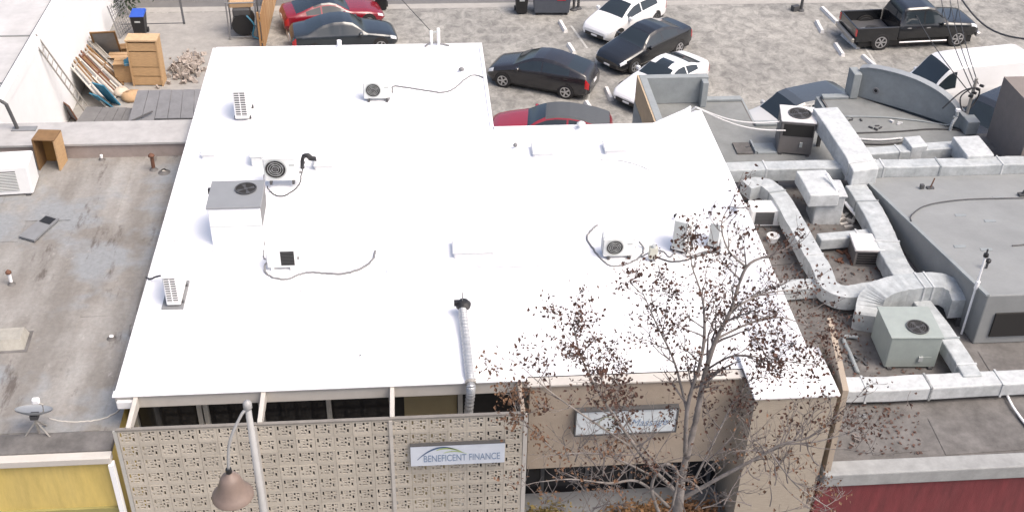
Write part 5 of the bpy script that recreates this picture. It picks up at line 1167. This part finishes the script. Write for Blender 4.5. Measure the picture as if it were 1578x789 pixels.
lean('leaning_screen', 'blue sheet leaning in front of the old frames', (177, 160), 1.35, .5, math.radians(60), math.radians(30), M_TEAL, 'blue')
lean('leaning_screen', 'narrow blue sheet leaning beside the wider one', (168, 164), 1.0, .4, math.radians(55), math.radians(38), M_TEAL, 'blue')
# ladder against the white wall
for k, (x, l) in enumerate(((112, 'long aluminium ladder leaning against the white wall'),)):
    A_, B2 = at(128, 160, .0), None
    base = Vector((-12.55, 41.6, 0)); top = Vector((XW + .05, 40.3, 3.6)); ax = (top - base).normalized(); sd_ = ax.cross(Vector((1, 0, 0))).normalized()
    t = thing('ladder', l, 'ladder', base)
    for s_ in (-1, 1): MB().tube([sd_ * s_ * .2, sd_ * s_ * .2 + (top - base) * 1.15], .03, 6).build('rail', M_ALU, t)
    for j in range(13): q = (top - base) * (.06 + .085 * j); MB().tube([q - sd_ * .2, q + sd_ * .2], .016, 6).build('rung', M_ALU, t)
lean('chair_frame', 'rusty metal frame in the corner of the parapet and white wall', (116, 186), .9, .6, .7, .3, M_RUST)
p = at(194, 150, 0); t = thing('plastic_sack', 'pale tan sacks lying in front of the timber crate', 'sack', p)
for k in range(5):
    mb = MB(); r_ = random.uniform(.22, .34); mb.lathe([(.001, 0), (r_, .04), (r_ * 1.1, r_ * .5), (r_ * .7, r_ * .95), (.001, r_ * 1.1)], (random.uniform(-.35, .4), random.uniform(-.25, .35), 0), 12)
    mb.v = [(x + random.uniform(-.03, .03), y + random.uniform(-.03, .03), z) for x, y, z in mb.v]; mb.build('sack', random.choice([M_CARD, mat('tan sack', (.55, .47, .38), .9, .15, 5)]), t, smooth=True)
p = at(200, 122, .9); t = thing('folded_tarp', 'teal tarp folded over the timber crate', 'tarp', at(196, 128, 0) + Vector((.35, .1, .86)))
MB().rbox((-.35, -.25, 0), (.35, .25, .10), .04, .2).build('fold', M_TEAL, t); MB().rbox((-.28, -.2, .101), (.3, .2, .16), .03, -.1).build('fold', M_TEAL, t)
# rubble heap
rb = MB(); c0 = at(288, 108, 0)
for k in range(420):
    a_, q = random.uniform(0, 6.28), abs(random.gauss(0, .45)); x, y = c0.x + .55 * q * math.cos(a_) * 1.3, c0.y + 1.5 * q * math.sin(a_); z = max(0, .5 - .45 * q) * random.random(); s_ = random.uniform(.03, .13)
    R_ = Euler((random.uniform(0, 3), random.uniform(0, 3), random.uniform(0, 3))).to_matrix(); rb.box((x - s_, y - s_ * .7, z - s_ * .3 + .05), (x + s_, y + s_ * .7, z + s_ * .3 + .05), rot=R_)
o = rb.build('rubble', mat('rubble', (.42, .38, .34), .9, .35, 2.5, col2=(.25, .20, .17), mscale=2.5)); o['kind'] = 'stuff'; o['label'] = 'heap of pale broken rubble and paper beside the white roof'
# low shed roofs against the parapet
def shed(label, pts, m_, z0):
    P = [at(*q) for q in pts]; c_ = sum(P, Vector()) / len(P); t = thing('shed', label, 'shed', (c_.x, c_.y, 0)); L0 = Vector((c_.x, c_.y, 0))
    n_ = 6
    for k in range(n_):                            # roofing boards side by side
        a0, a1 = k / n_, (k + 1) / n_ - .006; q = [P[0].lerp(P[1], a0), P[0].lerp(P[1], a1), P[3].lerp(P[2], a1), P[3].lerp(P[2], a0)]
        MB().slab([v - L0 + Vector((0, 0, random.uniform(0, .02))) for v in q], .04).build('roof_sheet', m_, t)
    q = [(v - L0) * .94 for v in P]
    MB().prism([(v.x, v.y) for v in q], 0, min(v.z for v in P) - .12).build('wall', M_GREYP, t)
shed('flat grey sheet roof behind the left parapet, beside the white roof', [(196, 192, 2.6), (318, 190, 2.6), (318, 138, 2.9), (212, 140, 2.9)], mat('grey roofing sheet', (.185, .185, .19), .75, .16, 3), 0)
shed('lower grey sheet roof under the leaning frames', [(112, 196, 2.3), (196, 196, 2.3), (208, 167, 2.45), (134, 165, 2.45)], mat('grey roofing sheet dull', (.16, .155, .15), .75, .18, 3), 0)
for k, (a, b, l) in enumerate((((195, 190), (235, 172), 'thin stick lying on the grey sheet roof'), ((238, 184), (300, 183), 'long dark batten lying on the grey sheet roof'))):
    tag(MB().tube([at(*a, 2.70), at(*b, 2.80)], .03, 6).build('batten', M_STEEL), l, 'batten')
# wire gate at the back of the yard
t = thing('wire_gate', 'leaning wire gate panel between the bin and the white wall', 'gate', at(186, 60, 0), math.radians(75))
for x in (0, 1.3): MB().tube([(x, 0, 0), (x, .35, 1.5)], .03, 6).build('post', M_PIPE, t)
for k in range(9): MB().tube([(.02, .035 * k + .02, .16 * k + .06), (1.28, .035 * k + .02, .16 * k + .06)], .014, 5).build('wire', M_PIPE, t)
for k in range(7): MB().tube([(.18 + .17 * k, 0, .02), (.18 + .17 * k, .34, 1.46)], .012, 5).build('wire', M_PIPE, t)
t = thing('shrub', 'dark green shrub at the back corner of the white wall', 'shrub', at(192, 22, 0))
mb = MB()
for k in range(500):
    v = Vector((random.gauss(0, .35), random.gauss(0, .35), abs(random.gauss(.9, .45)))); s_ = random.uniform(.05, .12); R_ = Euler((random.uniform(0, 6), random.uniform(0, 6), 0)).to_matrix()
    mb.add([v + R_ @ Vector(q) for q in ((-s_, 0, 0), (0, -s_ * .5, 0), (s_, 0, 0), (0, s_ * .5, 0))], [(0, 1, 2, 3)])
mb.build('foliage', mat('shrub leaf', (.03, .05, .025), .7, .3, 4), t); MB().tube([(0, 0, 0), (.05, 0, .9)], .05, 6).build('stem', M_TWIG, t)
t = thing('parked_car', 'dark vehicle just inside the top edge beyond the yard', 'car', (0, 0, 0)); bpy.data.objects.remove(t)
vehicle('parked_car', 'dark car at the top edge of the photo beyond the yard', 'car', at(262, -14, 0), math.radians(2), 4.6, 1.8, 'suv', P_BLK)
for a, b in (((186, 38), (285, 36)), ((277, 0), (284, 38))):
    p, q = at(*a, .006), at(*b, .006); d = (q - p).normalized(); n_ = Vector((-d.y, d.x, 0)) * .05
    struct(MB().add([p - n_, q - n_, q + n_, p + n_], [(0, 1, 2, 3)]).build('slab_joint', M_STEEL))

# ================================================================== street lamp
pt = atY(381, 622, 14.0); pbx = pt.x
lp = thing('street_lamp', 'pale street lamp with curved arm and bronze bell shade', 'street lamp', (pbx, 14.0, 0.12))
zt = pt.z - .12
MB().tube([(0, 0, 0), (0, 0, zt * .5), (0, 0, zt)], [.10, .075, .052], 12).build('pole', M_POLE, lp, smooth=True)
MB().lathe([(.06, zt - .1), (.072, zt - .08), (.072, zt), (.05, zt + .05), (.001, zt + .07)], n=14).build('finial', M_POLE, lp, smooth=True)
MB().lathe([(.26, 0), (.26, .12), (.18, .2), (.14, .5), (.11, .6)], n=16).build('base', M_POLE, lp, smooth=True)
sh = atY(352, 722, 13.75); ex = Vector((sh.x - pbx, -.25, sh.z - .12))
MB().tube(smooth_path([(0, 0, zt - .12), (-.10, -.07, zt - .16), (ex.x * .8, -.2, zt - .62), (ex.x, ex.y, ex.z)], 8), .026, 8).build('arm', M_POLE, lp, smooth=True)
shz = ex.z
MB().tube([(ex.x, ex.y, shz), (ex.x, ex.y, shz - .12)], .05, 10).build('socket', M_BLACK, lp)
s_ = MB(); prof = [(.045, -.08), (.07, -.13), (.13, -.17), (.17, -.24), (.20, -.34), (.235, -.44), (.29, -.53), (.34, -.59), (.345, -.62)]
s_.lathe(prof, (ex.x, ex.y, shz), 28); s_.lathe([(r_ - .012, z) for r_, z in prof], (ex.x, ex.y, shz), 28); s_.build('lamp_shade', M_LAMPB, lp, smooth=True)
MB().lathe([(.001, -.66), (.08, -.62), (.10, -.5), (.06, -.35), (.02, -.3)], (ex.x, ex.y, shz), 14).build('bulb', M_LOTW, lp, smooth=True)

# ================================================================== plane tree with dead leaves
rng = random.Random(21)
tree = thing('plane_tree', 'nearly bare plane tree with dark dead leaves in front of the beige wall', 'tree', (4.55, 14.0, .12))
T0 = Vector(tree.location)
bark, twig, leaves, rust = MB(), MB(), MB(), MB()
def leaf(mb, p, s_):
    R_ = Euler((rng.uniform(-1.2, 1.2), rng.uniform(-1.2, 1.2), rng.uniform(0, 6.28))).to_matrix()
    c_ = rng.uniform(.2, .7) * s_
    pts = [(-s_ * .6, 0, 0), (-s_ * .15, -s_ * .42, c_ * .5), (s_ * .6, 0, c_ * .2), (-s_ * .15, s_ * .42, c_ * .5), (0, 0, -c_ * .2)]
    mb.add([p + R_ @ Vector(q) - T0 for q in pts], [(0, 1, 4), (1, 2, 4), (2, 3, 4), (3, 0, 4)])
def branch(p, d, length, r0, lvl, leafy, ls):
    n_ = 5; P = [p]; q = p.copy(); dd = d.copy()
    for i in range(n_):
        dd = (dd + Vector((rng.gauss(0, .16), rng.gauss(0, .16), rng.gauss(.05, .14)))).normalized(); q = q + dd * (length / n_); P.append(q.copy())
    twig.tube([v - T0 for v in P], [max(.0035, r0 * (1 - .8 * i / n_)) for i in range(n_ + 1)], 4, caps=False)
    if lvl > 0:
        for k in range(rng.choice((2, 3, 3))):
            i = rng.randint(1, n_); a_ = rng.uniform(0, 6.28); dn_ = (dd * .7 + Vector((math.cos(a_), math.sin(a_) * .7, rng.uniform(-.2, .7))) * .7).normalized()
            branch(P[i], dn_, length * rng.uniform(.45, .7), r0 * .55, lvl - 1, leafy, ls)
    else:
        for i in range(1, n_ + 1):
            if rng.random() < leafy:
                for j in range(rng.choice((1, 1, 2, 3))): leaf(ls, P[i] + Vector((rng.gauss(0, .09), rng.gauss(0, .09), rng.gauss(-.02, .08))), rng.uniform(.028, .075))
def limb(pts, r0, r1, subs, leafy=.5, ls=None, dens=1.0, slen=(.5, .95), start=.25, smooth_k=6):
    ls = ls or leaves
    P = smooth_path([atY(x, y, Y) for x, y, Y in pts], smooth_k); n_ = len(P) - 1
    r0 *= .72; r1 *= .72
    bark.tube([v - T0 for v in P], [r0 + (r1 - r0) * i / n_ for i in range(n_ + 1)], 8)
    for k in range(subs):
        f = start + (1 - start) * (k + rng.random()) / subs; i = min(n_ - 1, int(f * n_)); dd = (P[i + 1] - P[i]).normalized(); a_ = rng.uniform(0, 6.28)
        dn_ = (dd * .6 + Vector((math.cos(a_), math.sin(a_) * .8, rng.uniform(-.15, .6)))).normalized()
        branch(P[i], dn_, rng.uniform(*slen) * (1.1 - .35 * f), (r0 + (r1 - r0) * f) * .5 + .004, 2 if rng.random() < .7 else 1, leafy, ls)
    branch(P[-1], (P[-1] - P[-2]).normalized(), .55, r1, 2, leafy, ls)
bs = atY(1044, 800, 14.0)
bark.tube([v - T0 for v in smooth_path([Vector((4.55, 14.0, .1)), Vector((4.5, 14.0, 2.5)), Vector((4.44, 14.02, 5.0)), atY(1044, 789, 14.0), atY(1050, 742, 14.0), atY(1058, 700, 14.0)], 5)], [.17 - .005 * i for i in range(26)], 10)
limb([(1058, 704, 14.0), (1072, 648, 14.1), (1088, 570, 14.2), (1104, 522, 14.25), (1126, 478, 14.3), (1150, 412, 14.4), (1186, 394, 14.5)], .085, .022, 14, .5)
limb([(1056, 700, 14.0), (1060, 624, 13.9), (1082, 545, 13.9), (1084, 470, 13.95), (1066, 410, 14.0)], .06, .014, 16, .7)
limb([(1104, 522, 14.25), (1150, 500, 14.5), (1195, 488, 14.7), (1240, 500, 14.9)], .032, .010, 13, .75)
limb([(1126, 478, 14.3), (1170, 455, 14.6), (1222, 446, 14.9)], .03, .010, 6, .35)
limb([(1150, 412, 14.4), (1122, 385, 14.6), (1112, 345, 14.8), (1126, 315, 14.9)], .028, .008, 4, .3, slen=(.3, .6))
limb([(1088, 570, 14.2), (1130, 548, 13.9), (1180, 552, 13.7), (1235, 560, 13.6)], .03, .009, 15, .8)
limb([(1060, 640, 13.95), (1040, 560, 14.2), (1012, 500, 14.4), (990, 450, 14.5)], .034, .010, 14, .7)
limb([(1046, 760, 14.0), (1000, 715, 13.9), (960, 660, 13.9), (920, 600, 14.0), (892, 540, 14.1), (884, 496, 14.2)], .05, .012, 22, .9, slen=(.4, .8))
limb([(975, 690, 13.9), (900, 640, 13.6), (850, 605, 13.5), (815, 575, 13.4)], .026, .008, 8, .6)
limb([(1048, 770, 14.0), (1110, 735, 13.8), (1165, 706, 13.7), (1206, 684, 13.6), (1250, 672, 13.5), (1292, 638, 13.5)], .055, .014, 9, .45, start=.35)
limb([(1206, 684, 13.6), (1260, 680, 13.4), (1322, 662, 13.3)], .026, .008, 5, .35)
limb([(1030, 780, 13.9), (985, 742, 13.6), (940, 744, 13.5), (880, 738, 13.4), (832, 742, 13.4)], .04, .010, 8, .4, rust, slen=(.3, .6))
limb([(1020, 800, 13.8), (1004, 752, 13.6), (1022, 716, 13.5), (1044, 728, 13.45), (1036, 780, 13.4)], .045, .026, 3, .15, rust, slen=(.25, .4))
limb([(860, 700, 13.6), (826, 668, 13.6), (800, 640, 13.7), (786, 606, 13.8)], .018, .006, 7, .9, rust, slen=(.25, .5))
limb([(1000, 730, 13.7), (930, 700, 13.6), (860, 700, 13.6)], .028, .016, 5, .45, rust, slen=(.3, .55))
limb([(1190, 700, 13.6), (1225, 745, 13.4), (1262, 772, 13.3), (1290, 790, 13.3)], .024, .008, 9, .25, rust, slen=(.35, .6), start=.1)
limb([(1070, 740, 14.0), (1110, 660, 14.2), (1130, 620, 14.4), (1160, 580, 14.5)], .03, .009, 9, .6)
limb([(1050, 750, 13.9), (1000, 700, 14.3), (960, 640, 14.5), (950, 580, 14.7)], .026, .008, 8, .55)
for k in range(60):                               # bare grey twigs in the lower crown
    p_ = atY(rng.uniform(830, 1270), rng.uniform(690, 800), rng.uniform(13.3, 14.4)); a_ = rng.uniform(-.6, .6)
    branch(p_, Vector((math.sin(a_) * 1.2 + rng.gauss(0, .5), rng.gauss(0, .3), .8)).normalized(), rng.uniform(.5, 1.0), .014, 2, .10, rust)
tr = bark.build('trunk', M_BARK, tree, smooth=True)
twig.build('twigs', M_TWIG, tree); cr = leaves.build('crown', M_LEAF, tree); rl = rust.build('dry_leaves', M_LEAFR, tree)
# dry creeper heaped on the canopy below
for i, (px_, l) in enumerate((((842, 770), 'ochre dry creeper on the canopy beside the block screen'), ((985, 775), 'orange dry creeper on the middle of the canopy'), ((1060, 778), 'rust dry creeper on the canopy under the tree'))):
    p = atY(px_[0], px_[1], 17.25); t = thing('dry_creeper', l, 'plant', (p.x, 17.4, 2.95)); mb = MB()
    for k in range(900):
        v = Vector((rng.gauss(0, .38), rng.gauss(-.05, .16), abs(rng.gauss(0, .14)))); s_ = rng.uniform(.03, .075); R_ = Euler((rng.uniform(0, 6), rng.uniform(0, 6), 0)).to_matrix()
        mb.add([v + R_ @ Vector(q) for q in ((-s_, 0, 0), (0, -s_ * .5, 0), (s_, 0, 0), (0, s_ * .5, 0))], [(0, 1, 2, 3)])
    mb.build('foliage', mat('ochre dry leaf %d' % i, [(.22, .17, .06), (.22, .12, .05), (.20, .105, .05)][i], .8, .35, 5), t)
    sb = MB()
    for k in range(8): sb.tube([(rng.gauss(0, .3), rng.gauss(0, .12), 0), (rng.gauss(0, .4), rng.gauss(0, .2), rng.uniform(.1, .35))], .012, 4)
    sb.build('stem', M_TWIG, t)
